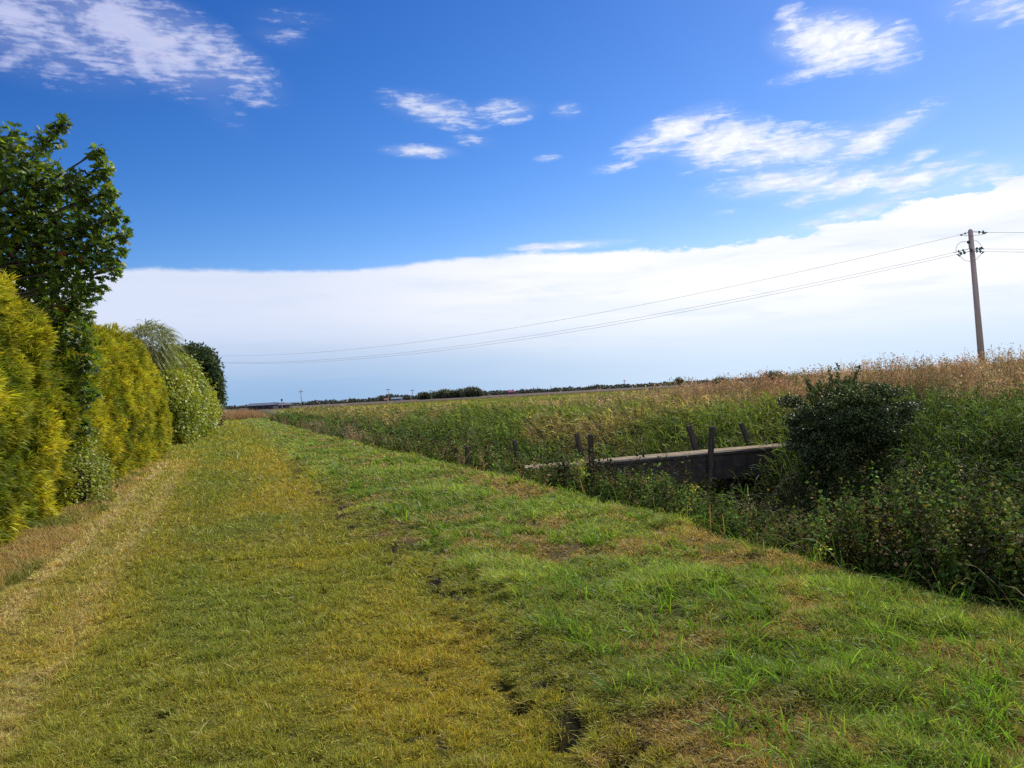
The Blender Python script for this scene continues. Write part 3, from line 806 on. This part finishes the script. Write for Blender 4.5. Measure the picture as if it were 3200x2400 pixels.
def leaves_maker(mat, size, c_lo, c_hi, tv=OVAL, tt=OVAL_T, depth=.5, per=5, droop=0.0, aim=.6, spread=.12):
    def mk(g, P, n):
        g.mat = mat; N = len(P); P = P - n * (rng.random(N) ** 1.3 * depth)[:, None]
        i = np.repeat(np.arange(N), per); m = len(i)
        Q = P[i] + rng.normal(0, spread, (m, 3)); A = unit(n[i] * aim + rng.normal(0, .6, (m, 3)) + np.array([0, 0, -droop]))
        Nn = unit(rng.normal(0, .6, (m, 3)) + np.array([.2, 0, .9]))
        t = sst(fbm(P[:, 0] * 1.5 + P[:, 2], P[:, 1] * 1.5, 181) + rng.normal(0, .08, N), .35, .65)
        c = vary(mixc(rgb(*c_lo), rgb(*c_hi), t)[i], m, .28, .08)
        g.stamp(tv, tt, Q, A, Nn, size * (.7 + .6 * rng.random(m)), c)
    return mk


# leafy shrub grown into the gap at the hedge foot
c0 = at(250, 1440, 14.2)
leafy('leafy_shrub', 'dark green leafy shrub at the foot of the gap between the two conifer hedges', 'shrub',
      [((c0[0] - .28, c0[1] + .2, .4), (.6, 1.2, .6)), ((c0[0] - .42, c0[1] + 1.0, .9), (.5, .8, .6))], 130,
      leaves_maker(M_tree, .06, (.11, .16, .03), (.26, .30, .045), DIAM, DIAM_T, .4, 7, .2), (c0[0] - .4, c0[1] + .3), seed=20, core=.7)

# ------------------------------------------------------------------ maple
lumps = [(20, 440, 62, 14.2), (60, 520, 90, 14), (150, 430, 45, 14), (196, 392, 26, 14), (130, 560, 80, 13.8), (60, 650, 110, 14), (170, 660, 90, 14.2), (240, 575, 45, 13.8), (300, 476, 24, 13.9), (318, 530, 34, 13.9),
         (296, 610, 58, 14), (345, 600, 20, 13.9), (230, 740, 90, 14), (300, 700, 62, 14.2), (365, 675, 30, 13.9), (385, 735, 22, 13.9), (335, 785, 55, 14), (120, 780, 110, 14.2), (20, 760, 110, 14), (250, 840, 80, 14),
         (345, 840, 34, 13.9), (190, 900, 80, 14.2), (290, 905, 46, 14), (90, 880, 95, 14.6), (250, 970, 46, 14.4), (190, 1010, 70, 14.8), (262, 1060, 44, 14.6), (270, 1130, 40, 14.6), (235, 1190, 42, 14.8), (278, 1235, 36, 14.6),
         (215, 1280, 44, 14.8), (255, 1330, 30, 14.6), (-80, 600, 120, 14.5), (-100, 760, 130, 14.5), (-60, 490, 80, 14.2), (160, 1100, 60, 15), (120, 960, 80, 15)]
tb = (-4.1, 16.3, 0.0)
root = empty('maple_tree', tb); tag(root, 'tall dark green maple with lobed leaves rising above the golden hedge', 'tree')
g = Geo(); gt = Geo()
axis = np.array([(-4.1, 16.3, 0), (-4.05, 16.2, 1.6), (-3.95, 16.1, 3.0), (-3.8, 16.0, 4.4), (-3.8, 15.9, 5.6)], float)
gt.tube(axis, [.12, .10, .08, .055, .02], 9)
for (px, py, rp, Dd) in lumps:
    cen = at(px, py, Dd); r = rp * Dd / F
    n = int(30 + 1350 * r ** 2.2)
    d = unit(rng.normal(size=(n, 3))); rr = r * rng.random(n) ** .45
    P = cen + d * rr[:, None] * np.array([1, 1.3, 1])
    A = unit(d * .5 + rng.normal(0, .45, (n, 3)) + np.array([.35, -.2, -.35])); Nn = unit(rng.normal(0, .45, (n, 3)) + np.array([.35, -.1, .8]))
    lit = rng.random(n); c = vary(np.where((lit < .3)[:, None], rgb(.20, .28, .025), rgb(.08, .135, .025)), n, .25, .08)  # random share of leaves coloured as sunlit, light put into the colour
    rs = rng.random(n) < .004; c[rs] = rgb(.25, .06, .03)
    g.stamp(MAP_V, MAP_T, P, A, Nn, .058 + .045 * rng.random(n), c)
    zt = min(cen[2] - .5, 5.2); zt = max(zt, .8); st_ = np.array([np.interp(zt, axis[:, 2], axis[:, k]) for k in range(3)])
    mid = (st_ + cen) / 2 + np.array([0, 0, -.12]); end = cen + unit(cen - st_) * r * .7
    gt.tube([st_, mid, cen, end], [.032, .02, .012, .004], 6)
    for q in range(5):
        e2 = cen + unit(rng.normal(size=3) + np.array([.2, 0, .5])) * r * .9; gt.tube([mid * .3 + cen * .7, (cen + e2) / 2, e2], [.009, .006, .003], 5)
g.build('crown', M_maple, root); gt.build('trunk', M_bark, root, True)


# ------------------------------------------------------------------ willow, light shrub, round tree and others down the row
def willow_mk(g, P, n):
    g.mat = M_tree; N = len(P); P = P - n * (rng.random(N) * .5)[:, None]
    c = vary(mixc(rgb(.15, .19, .05), rgb(.32, .34, .10), rng.random(N)), N, .2, .06); k = 6; i = np.repeat(np.arange(N), k); m = len(i)
    d = unit(n[i] * .55 + np.array([.30, -.1, .15]) + rng.normal(0, .35, (m, 3)))
    g.blades(P[i], d, .45 + .75 * rng.random(m), .026, .8, c[i] * .7, c[i] * 1.1, 3, [.6, 1, .8, 0])


cw = at(470, 1080, 38)
leafy('willow_tree', 'pale wispy willow drooping over the top of the conifer hedge', 'tree', [(cw + np.array([0, 0, .15]), (.95, 1.0, .85)), (cw + np.array([-.7, .3, -.7]), (1.1, 1.2, 1.2))], 24, willow_mk, (cw[0] - .3, cw[1]),
      trunk=[([(cw[0] - .3, cw[1], 0), (cw[0] - .2, cw[1], 2.5), (cw[0], cw[1], cw[2])], [.14, .10, .04])], core=0, seed=30)
cs = at(575, 1270, 43)
lsh = leaves_maker(M_tree, .16, (.17, .22, .03), (.36, .38, .045), OVAL, OVAL_T, .5, 7, .5, .5, .2)
leafy('light_shrub', 'light yellow green shrub hanging over the path beyond the conifer hedge', 'shrub',
      [((cs[0] - .7, cs[1] - 5.0, 1.7), (1.3, 2.4, 1.9)), ((cs[0] - .5, cs[1] - 1.5, 2.1), (1.45, 2.4, 2.2)), ((cs[0] + .0, cs[1] + 2.2, 1.8), (1.25, 2.0, 1.7)), ((cs[0] + .35, cs[1] + 5.5, 1.5), (1.1, 2.0, 1.35))], 95, lsh, (cs[0] - .4, cs[1] + .5), seed=40, core=.7)
ct_ = at(600, 1185, 58)
leafy('round_tree', 'dark grey green round tree standing last in the row', 'tree', [(ct_, (1.75, 1.8, 2.2)), (ct_ + np.array([.35, .4, -1.2]), (1.5, 1.6, 1.7)), (ct_ + np.array([-1.2, .2, -.2]), (1.4, 1.6, 1.9))], 75,
      leaves_maker(M_tree, .24, (.035, .06, .03), (.07, .105, .05), OVAL, OVAL_T, .5, 7, -.4, .8, .18), (ct_[0], ct_[1]),
      trunk=[([(ct_[0], ct_[1], 0), (ct_[0], ct_[1], 2.2), (ct_[0] + .1, ct_[1], ct_[2])], [.16, .13, .05])], seed=50, core=.7)
cd = at(668, 1298, 68)
leafy('withered_shrub', 'small withered brown shrub beside the path below the round tree', 'shrub', [((cd[0], cd[1], .75), (.62, .7, .95))], 90,
      leaves_maker(M_tree, .15, (.10, .06, .04), (.16, .11, .07), OVAL, OVAL_T, .3, 6), (cd[0], cd[1]), seed=60, core=.6)
cd = at(632, 1322, 60)
leafy('small_shrub', 'small dark green shrub growing close under the row of trees', 'shrub', [((cd[0] - .1, cd[1], .9), (.5, .8, 1.2))], 90,
      leaves_maker(M_tree, .15, (.05, .08, .03), (.10, .14, .04), OVAL, OVAL_T, .3, 6), (cd[0], cd[1]), seed=61, core=.6)

# hawthorn at the bridge end
def thorn(g, P, n):
    g.mat = M_bush; N = len(P); P = P + n * (rng.random(N) ** 2 * .16 - .2 * rng.random(N))[:, None]; i = np.repeat(np.arange(N), 9); m = len(i)
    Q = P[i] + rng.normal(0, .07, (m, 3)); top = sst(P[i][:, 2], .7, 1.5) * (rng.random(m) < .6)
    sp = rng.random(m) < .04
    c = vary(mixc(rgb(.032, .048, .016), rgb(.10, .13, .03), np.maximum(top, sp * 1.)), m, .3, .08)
    g.stamp(DIAM, DIAM_T, Q, unit(n[i] * .5 + rng.normal(0, .6, (m, 3))), unit(rng.normal(size=(m, 3)) + [0, 0, .4]), .035 + .03 * rng.random(m), c)


bz = float(height(np.array([bushc[0]]), np.array([bushc[1]]))[0])
root = empty('thorn_bush', (bushc[0], bushc[1], bz)); tag(root, 'dark rounded thorn bush hiding the right end of the footbridge', 'bush')
g = Geo(); gt = Geo(); gc = Geo()
base_ = np.array([bushc[0], bushc[1], bz]); gt.tube([base_, base_ + [.03, 0, .5], base_ + [.05, 0, 1.0]], [.09, .07, .04], 8)
for k in range(190):
    d = unit(rng.normal(size=3)); zz = d[2]
    rx_ = np.array([1.0, .95, .86]); rr_ = rng.uniform(.4, 1.12) ** .6 * (1.22 if k % 9 == 0 else 1)
    c_ = np.array([bushc[0] - .02, bushc[1], .52]) + d * rx_ * rr_ * (1 if zz > 0 else .92) + np.array([.12 * zz, 0, 0])
    rl = rng.uniform(.10, .27)
    n_ = int(2600 * rl ** 2 * 4); dd = unit(rng.normal(size=(n_, 3))); P = c_ + dd * (rl * rng.random(n_) ** .5)[:, None] * [1.35, 1.2, .62]
    out = unit(d + np.array([0, 0, .25])); lit = (rng.random(n_) < (.5 if (zz > .55) else .07))  # top lumps get more sunlit leaves, light put into leaf colour
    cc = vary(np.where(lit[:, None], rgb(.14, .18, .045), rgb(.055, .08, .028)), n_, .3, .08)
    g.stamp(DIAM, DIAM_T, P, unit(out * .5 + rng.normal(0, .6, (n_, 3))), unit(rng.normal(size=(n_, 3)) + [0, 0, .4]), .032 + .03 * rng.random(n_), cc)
    mid = (base_ + [.03, 0, .6] + c_) / 2 + rng.normal(0, .05, 3); gt.tube([base_ + [.03, 0, .45 + .4 * rng.random()], mid, c_], [.025, .014, .005], 5)
for k in range(70):
    d = unit(rng.normal(size=3) + [0, 0, .5]); p0 = np.array([bushc[0] - .06, bushc[1], .48]) + d * [.8, .8, .85]; L_ = rng.uniform(.2, .5); d2 = unit(d + rng.normal(0, .3, 3))
    gt.tube([p0, p0 + d2 * L_ * .5 + [0, 0, .01], p0 + d2 * L_], [.006, .004, .002], 4)
    n_ = int(40 * L_ / .3); t_ = rng.random(n_); P = p0 + d2 * (L_ * t_)[:, None] + rng.normal(0, .022, (n_, 3))
    g.stamp(DIAM, DIAM_T, P, unit(d2 + rng.normal(0, .7, (n_, 3))), unit(rng.normal(size=(n_, 3))), .035 + .025 * rng.random(n_), vary(rgb(.10, .13, .035), n_, .3, .08))
blob_core(gc, (bushc[0], bushc[1], .4), (.8, .78, .85), .52, 2.0, 77)  # solid dark core added to block light through the bush
g.build('foliage', M_bush, root); gt.build('stem', M_bark, root, True); gc.build('light_block_core', M_core, root, True)


# ------------------------------------------------------------------ footbridge
root = empty('footbridge', (9.3, BR_Y, 0)); tag(root, 'low concrete footbridge with a dark side beam crossing the ditch', 'bridge')
zt = -.02; x0b, x1b = 5.95, 13.9
def beam_mesh(g, x0, x1, yc, hy, z0, z1, col_, seg=14, wob=.008):
    xs = np.linspace(x0, x1, seg); V = []; 
    for k, xx in enumerate(xs):
        w = rng.normal(0, wob, 4); sag_ = -.05 * (1 - ((xx - (x0 + x1) / 2) / ((x1 - x0) / 2)) ** 2) * 0
        V += [(xx, yc - hy + w[0], z0 + w[1] + sag_), (xx, yc + hy, z0 + sag_), (xx, yc + hy, z1 + sag_), (xx, yc - hy + w[2], z1 + w[3] * .5 + sag_)]
    Q = []
    for k in range(seg - 1):
        for i in range(4): Q.append([k * 4 + i, k * 4 + (i + 1) % 4, (k + 1) * 4 + (i + 1) % 4, (k + 1) * 4 + i])
    e = (seg - 1) * 4
    g.add(np.array(V), np.array([[0, 2, 1], [0, 3, 2], [e, e + 1, e + 2], [e, e + 2, e + 3]]), np.array(Q), np.array(col_))
g = Geo(); beam_mesh(g, x0b, x1b, BR_Y + .29, .34, zt - .09, zt, (.3, .27, .2)); g.build('deck', M_conc, root)
g = Geo(); beam_mesh(g, x0b, x1b, BR_Y - .105, .05, zt - .64, zt - .012, (.05, .05, .05)); [g.box((xx, BR_Y - .165, zt - .33), (.02, .012, .28)) for xx in (6.9, 8.4, 9.9, 11.4, 12.9)]; g.box((9.9, BR_Y - .175, zt - .045), (3.9, .012, .03)); g.box((9.9, BR_Y - .175, zt - .61), (3.9, .012, .02)); g.build('side_beam', M_steel, root)
g = Geo(); beam_mesh(g, x0b, x1b, BR_Y + .69, .055, zt - .62, zt - .093, (.05, .05, .05)); g.build('side_beam', M_steel, root)
for px in (2318, 2405):
    t = at(px, 1480, 18.6); g = Geo(); g.tube([(t[0], BR_Y + .35, -2.2), (t[0] + .01, BR_Y + .35, zt - .09)], [.075, .07], 10); g.build('support', M_post, root, True)


def post(label, top_px, bot_px, D_, yoff=None, below=.25, r=.052, square=False, grp='leaning wooden posts along the footbridge'):
    A = at(*bot_px, D_); B = at(*top_px, D_)
    dirn = unit(B - A); A2 = A - dirn * below
    g = Geo()
    a = unit(np.cross(dirn, [0, 1, 0])); c = np.cross(dirn, a); n = 7; L = np.linalg.norm(B - A2); V = []
    for k in range(n):
        p = A2 + dirn * L * k / (n - 1) + rng.normal(0, .003, 3)
        rr = r * (1.04 - .08 * k / n)
        for (s1, s2) in ((-1, -.7), (-.7, -1), (.7, -1), (1, -.7), (1, .7), (.7, 1), (-.7, 1), (-1, .7)):
            V.append(p + a * s1 * rr + c * s2 * rr)
    V.append(A2); V.append(B + dirn * .012 + a * .01); Q = []; T = []
    for k in range(n - 1):
        for i in range(8): Q.append([k * 8 + i, k * 8 + (i + 1) % 8, (k + 1) * 8 + (i + 1) % 8, (k + 1) * 8 + i])
    e = n * 8
    for i in range(8): T.append([(i + 1) % 8, i, e]); T.append([e - 8 + i, e - 8 + (i + 1) % 8, e + 1])
    g.add(np.array(V), np.array(T), np.array(Q), rgb(.08, .07, .06))
    o = g.build('wooden_post', M_post); tag(o, label, 'post', grp)


post('upright post fixed to the near beam between two left leaning posts', (2226, 1334), (2218, 1500), 18.2, below=.1, r=.055)
post('post leaning left on the far side, just left of the upright beam post', (2152, 1330), (2176, 1412), 19.6, below=.4, r=.055)
post('post leaning left on the far side nearest the thorn bush', (2316, 1322), (2346, 1402), 19.9, below=.4, r=.055)
post('upright post at the near edge of the bridge left half, among the weeds', (1845, 1358), (1850, 1500), 17.3, below=.4, r=.05)
post('post leaning left behind the upright post on the bridge left half', (1802, 1354), (1824, 1450), 18.3, below=.5, r=.05)
post('leaning post at the left end of the footbridge', (1606, 1376), (1622, 1455), 17.6, below=.6, r=.042)
post('lone upright post standing in the weeds left of the footbridge', (1461, 1396), (1460, 1470), 18.0, below=.5, r=.05)

# ------------------------------------------------------------------ the big power pole
PD = 48.0
pt = at(3032, 716, PD); pb = at(3072, 1160, PD); pb[2] -= .8
root = empty('power_pole', tuple(pb)); tag(root, 'tall wooden power pole standing in the grass at the right', 'power pole')
pd = unit(pt - pb)
g = Geo(); g.tube([pb, pb * .5 + pt * .5, pt - pd * .10, pt], [.205, .165, .135, .07], 14); g.build('shaft', M_pole, root, True)


def P3(px, py, dd=0.0): return at(px, py, PD + dd)


def insulator(a, b_, n=2, r=.09):
    a = np.array(a); b_ = np.array(b_); g = Geo(); ax = unit(b_ - a)
    g.tube([a, b_], [.02, .02], 6); o = g.build('insulator', M_dark, root)
    for k in range(n):
        gg = Geo(); p = a + (b_ - a) * (.42 + .26 * k)
        gg.tube([p - ax * .045, p - ax * .02, p + ax * .0, p + ax * .035, p + ax * .05], [.025, r * .75, r, r * .5, .02], 12)
        oo = gg.build('glass_disc', M_glass, root, True); oo.parent = o
    return o


S = 180 / 2133.
cz = lambda cx, cy: (2960 + cx * S, 690 + cy * S)
ins = [((805, 430), (470, 520), 1, .07), ((960, 408), (1500, 430), 2, .12), ((850, 1030), (230, 1180), 2, .11), ((850, 1130), (340, 1250), 2, .11), ((900, 1050), (1370, 1042), 2, .12), ((900, 1120), (1390, 1145), 2, .12)]
offs = [0, 0, .5, -.5, .5, -.5]
ends = []
for (a, c, n, r), off in zip(ins, offs):
    A = P3(*cz(*a), off * .6); B = P3(*cz(*c), off); insulator(A, B, n, r); ends.append(B)
g = Geo(); ca = P3(*cz(890, 1085), -.75); cb_ = P3(*cz(870, 1065), .75); axd = unit(cb_ - ca); zz = pd; ss = np.cross(axd, zz)
g.box((ca + cb_) / 2, (.75, .055, .07), np.array([axd, ss, zz]), (.05, .05, .05), .01); g.build('crossarm', M_dark, root)
def arc(pts_, name, r=.013):
    pts_ = [P3(*cz(a, c), d) for a, c, d in pts_]
    g = Geo(); n = len(pts_); Pp = np.array(pts_); tt = np.linspace(0, n - 1, 4 * n)
    sm = []
    for t in tt:
        k = min(int(t), n - 2); f = t - k; p0 = Pp[max(k - 1, 0)]; p1 = Pp[k]; p2 = Pp[k + 1]; p3 = Pp[min(k + 2, n - 1)]
        sm.append(.5 * ((2 * p1) + (-p0 + p2) * f + (2 * p0 - 5 * p1 + 4 * p2 - p3) * f * f + (-p0 + 3 * p1 - 3 * p2 + p3) * f ** 3))
    g.tube(sm, r, 5); g.build(name, M_wire, root)
arc([(330, 1130, .5), (330, 1000, .4), (400, 870, .3), (520, 790, .2), (640, 770, .1), (760, 790, 0)], 'jumper_wire')
arc([(1000, 725, 0), (1090, 740, .1), (1180, 810, .2), (1240, 900, .4), (1290, 1000, .5)], 'jumper_wire')
arc([(400, 1270, -.5), (520, 1360, -.45), (650, 1460, -.4), (760, 1490, -.35), (870, 1495, -.3), (980, 1470, -.3), (1090, 1420, -.35), (1200, 1300, -.4), (1320, 1170, -.5)], 'jumper_wire')
arc([(540, 535, 0), (680, 545, -.1), (850, 552, -.2), (1050, 540, -.2), (1200, 525, -.1), (1300, 505, 0), (1400, 460, 0)], 'jumper_wire')
g = Geo(); q1 = P3(*cz(780, 790)); g.tube([q1 - pd * .09, q1 - pd * .04, q1 + pd * .05, q1 + pd * .09], [.05, .075, .075, .03], 10); g.tube([q1, P3(*cz(900, 800))], .018, 6); g.tube([q1, P3(*cz(815, 1040))], .014, 6); g.build('switch_bracket', M_dark, root)
for (a, c) in (((470, 520), (550, 535)), ((1360, 480), (1440, 440)), ((1265, 965), (1330, 1040)), ((1280, 1215), (1340, 1160)), ((380, 1255), (480, 1310))):
    g = Geo(); off = 0 if c[1] < 700 else (.5 if c[1] < 1050 else -.5); g.tube([P3(*cz(*a), off), P3(*cz(*c), off)], [.035, .045], 7); g.build('clamp', M_dark, root)
g = Geo(); g.tube([P3(3052, 1030), P3(3056, 1100), P3(3060, 1160)], .012, 5); g.build('earth_wire', M_dark, root)

FB = at(560, 1285, 120.0)
def span(A, B, sag, label, r=.010):
    s_ = np.linspace(0, 1, 60)[:, None]; P = A + (B - A) * s_; P[:, 2] -= 4 * sag * (s_ * (1 - s_))[:, 0]
    g = Geo(); g.tube(P, r, 5); o = g.build('power_cable', M_wire); tag(o, label, 'cable', 'cables strung from the tall power pole')
perp = unit(np.cross(unit(FB - pb) * [1, 1, 0], [0, 0, 1]))
FT = np.array([FB[0], FB[1], 10.0])
span(ends[0], FT, 2.5, 'highest cable running left from the top of the tall pole')
span(ends[2], np.array([*(FT - perp * .5)[:2], 9.1]), 2.5, 'upper of the two lower cables running left from the crossarm')
span(ends[3], np.array([*(FT + perp * .5)[:2], 9.1]), 2.6, 'lower of the two lower cables running left from the crossarm')
for e_, lb, z_ in ((ends[1], 'top cable leaving the frame to the right of the tall pole', .0), (ends[4], 'middle cable leaving the frame to the right of the tall pole', 0), (ends[5], 'bottom cable leaving the frame to the right of the tall pole', 0)):
    B = e_ + np.array([45, -22, -.6]); span(e_, B, .9, lb)


# ------------------------------------------------------------------ distant poles
def far_pole(px, top, base, kind_, label, D_=None):
    hor = 1226 - .054 * (px - 1600)
    if D_ is None: D_ = min(900, (8.5 - 1.6) * F / max(4, hor - top))
    B = at(px, hor, D_); zg = 0.; T = at(px - (hor - top) * .05, top, D_)
    root = empty('power_pole', (B[0], B[1], zg)); tag(root, label, 'power pole', 'small poles on the horizon')
    r = max(.14, D_ * .00045)
    g = Geo(); g.tube([(B[0], B[1], -.2), tuple(T)], [r * 1.15, r * .85], 7); g.build('shaft', M_pole, root, True)
    if kind_ in 'TY':
        g = Geo(); w = {'T': 1.15, 'Y': .9}[kind_] * max(1, D_ / 500); zc = T[2] - (.15 if kind_ == 'T' else 1.5)
        g.box((T[0], T[1], zc), (w, .1, max(.09, r * .7)), np.array([r0, [r0[1] * -1, r0[0], 0], [0, 0, 1]])); g.build('crossarm', M_dark, root)
        for s_ in (-.9, 0, .9):
            g = Geo(); g.tube([np.array([T[0], T[1], zc]) + r0 * w * s_, np.array([T[0], T[1], zc + .45]) + r0 * w * s_], r * .5, 5)
            g.build('insulator', M_dark, root)
    if kind_ == 'B':
        g = Geo(); g.box((T[0], T[1], T[2] - .35), (.32, .3, .4)); g.build('transformer', M_dark, root)


far_pole(881, 1247, 1270, 'B', 'short stubby pole just right of the dark barn', 150 * 2.1)
far_pole(942, 1214, 1256, 'Y', 'tallest horizon pole, with a spike above its crossarm, right of the dark barn')
far_pole(1093, 1238, 1248, 'I', 'tiny bare pole alone on the hedge line, right of the spiked crossarm pole')
far_pole(1214, 1217, 1240, 'T', 'T shaped horizon pole farthest left, above the terracotta house')
far_pole(1273, 1230, 1238, 'I', 'faint bare pole between the two larger T shaped poles')
far_pole(1290, 1219, 1236, 'T', 'T shaped pole standing above the left end of the tree clump')
far_pole(1346, 1221, 1236, 'T', 'small T shaped pole rising out of the middle of the tree clump')
far_pole(1504, 1216, 1230, 'B', 'pole at the right end of the distant tree clump')
far_pole(1681, 1207, 1217, 'I', 'tiny pole right of the pink roofed house, first of a close pair')
far_pole(1722, 1205, 1215, 'I', 'tiny pole right of the pink roofed house, second of a close pair')
far_pole(1952, 1186, 1204, 'Y', 'pole with small crossarm on the bare horizon left of the footbridge posts')
far_pole(2153, 1177, 1192, 'I', 'thin horizon pole above the two leaning bridge posts')
far_pole(2349, 1168, 1182, 'I', 'thin pole where the horizon meets the tan grass crest')


# ------------------------------------------------------------------ far buildings
def building(name, label, px, D_, w, dep, h, rh, wc, rc, cat='building', chim=False, hip=0.0):
    hor = 1226 - .054 * (px - 1600); B = at(px, hor, D_); root = empty(name, (B[0], B[1], 0)); tag(root, label, cat)
    ax = np.array([r0, [-r0[1], r0[0], 0], [0, 0, 1]]); c = np.array([B[0], B[1], 0])
    g = Geo(); g.box(c + [0, 0, h / 2 - .2], (w / 2, dep / 2, h / 2 + .2), ax, wc, .02); g.build('wall', M_attr, root)
    o_ = .35; hw = w / 2 + o_; hd = dep / 2 + o_; rw = hw * (1 - hip)
    V = np.array([(-hw, -hd, h - .1), (hw, -hd, h - .1), (hw, hd, h - .1), (-hw, hd, h - .1), (-rw, 0, h + rh), (rw, 0, h + rh)])
    g = Geo(); g.add(c + V @ ax, np.array([[0, 4, 3], [1, 2, 5]]), np.array([[0, 1, 5, 4], [2, 3, 4, 5], [0, 3, 2, 1]]), np.array(rc)); rf = g.build('roof', M_attr, root)
    if chim: g = Geo(); g.box(c + ax[0] * (rw * .7) + np.array([0, 0, h + rh * .8]), (.35, .35, .9), ax, (.16, .09, .08), .02); ch = g.build('chimney', M_attr, root)
    for k, fx in enumerate((-.55, 0, .5)):
        if w < 5 and k == 1: continue
        g = Geo(); g.box(c + ax[0] * (fx * w / 2 * .9) - ax[1] * (dep / 2 + .01) + np.array([0, 0, h * .5]), (w * .055, .04, h * .2), ax, (.02, .025, .03)); g.build('window', M_attr, root)


building('barn', 'long dark low barn with blue grey roof at the far end of the ditch', 822, 330, 10.5, 7, 1.9, .9, (.05, .05, .07), (.10, .12, .18), 'barn')
building('shed', 'low grey shed against the right end of the dark barn', 878, 350, 9, 5, 1.6, .5, (.12, .10, .11), (.15, .15, .18), 'shed')
building('house', 'small terracotta roofed house left of the distant tree clump', 1207, 560, 2.2, 3.0, 1.3, .9, (.25, .16, .13), (.26, .13, .10), 'house')
building('barn', 'grey blue barn in front of the left end of the distant tree clump', 1240, 600, 7.5, 6, 1.6, .9, (.16, .19, .24), (.17, .22, .30), 'barn')
building('farmhouse', 'lone house with mauve pink hipped roof on the bare horizon', 1598, 640, 5.2, 5, 1.9, 1.6, (.20, .08, .14), (.24, .08, .13), 'house', True, .35)


# ------------------------------------------------------------------ far trees and hedge line
def far_tree(px, D_, w, h, label, seed):
    hor = 1226 - .054 * (px - 1600); B = at(px, hor, D_)
    leafy('distant_tree', label, 'tree', [((B[0], B[1], h * .56), (w / 2, w / 2, h * .45)), ((B[0] + w * .25, B[1], h * .45), (w * .35, w * .35, h * .36))], 1.6,
          leaves_maker(M_tree, .8, (.055, .075, .05), (.09, .115, .07), OVAL, OVAL_T, .8, 7, 0, .4, .5), (B[0], B[1]), trunk=[([(B[0], B[1], 0), (B[0], B[1], h * .5)], [.3, .2])], group='trees on the horizon', seed=seed, core=.8)


for k, (px, D_, w, h, lb) in enumerate([(1325, 520, 9, 4.0, 'low dark tree at the left of the distant clump'), (1362, 540, 6, 4.2, 'narrow tree in the distant clump right beside the small T pole'),
                                        (1392, 520, 13, 4.8, 'broad rounded tree in the middle of the distant clump'), (1437, 520, 9, 4.8, 'peaked tree right of the broad one in the distant clump'),
                                        (1474, 500, 12, 5.3, 'tallest rounded tree at the right of the distant clump'), (2122, 600, 5, 5.5, 'small bump of a tree just left of the thin horizon pole'),
                                        (2415, 330, 7.5, 3.6, 'rounded tree breaking the horizon beside the tan grass crest'), (2250, 380, 7.5, 2.4, 'dark low tree in the brown field right of the horizon pole')]):
    far_tree(px, D_, w, h, lb, 80 + 3 * k)

# the hedge along the horizon
n = 30000
px = rng.uniform(-300, 3600, n); Dh = 720 + 60 * np.sin(px / 300.) + rng.normal(0, 6, n)
hg = np.clip(1.6 + 3.2 * (fbm(px * .05, px * 0, 191, 4) - .38), .9, 4.0) + .4
hg = np.where((px > 1180) & (px < 1520), hg + 1.2, hg)
a = (px - 1600) / F; X = Dh * (math.sin(yaw) + a * math.cos(yaw)); Y = Dh * (math.cos(yaw) - a * math.sin(yaw))
Z = hg * rng.random(n) ** .7
g = Geo(); c = vary(mixc(rgb(.045, .055, .055), rgb(.07, .08, .07), rng.random(n)), n, .15, .05)  # blue-grey leaf colour stands in for distance haze
g.stamp(OVAL, OVAL_T, np.stack([X, Y, Z], 1), unit(rng.normal(size=(n, 3))), unit(rng.normal(size=(n, 3)) - np.array([.3, .9, 0])), 1.7 + .8 * rng.random(n), c)
o = g.build('far_hedgerow', M_tree); tag(o, 'dark thin line of bushes along the whole horizon', 'hedgerow', kind='stuff')
# low wooded rise far right
n = 9000; px = rng.uniform(3050, 3700, n); Dh = rng.uniform(1150, 1250, n); a = (px - 1600) / F
hg = 5.5 * sst(px, 3060, 3260) + 2
g = Geo(); X = Dh * (math.sin(yaw) + a * math.cos(yaw)); Y = Dh * (math.cos(yaw) - a * math.sin(yaw))
c = vary(rgb(.05, .065, .07) * np.ones((n, 1)), n, .15, .05)  # leaves tinted bluish, haze of distance put into the colour
g.stamp(OVAL, OVAL_T, np.stack([X, Y, hg * rng.random(n)], 1), unit(rng.normal(size=(n, 3))), unit(rng.normal(size=(n, 3)) - np.array([.5, .7, 0])), 3.5 + 2 * rng.random(n), c)
o = g.build('far_wood', M_tree); tag(o, 'blue grey wood on the horizon at the right edge behind the tall pole', 'wood', kind='stuff')
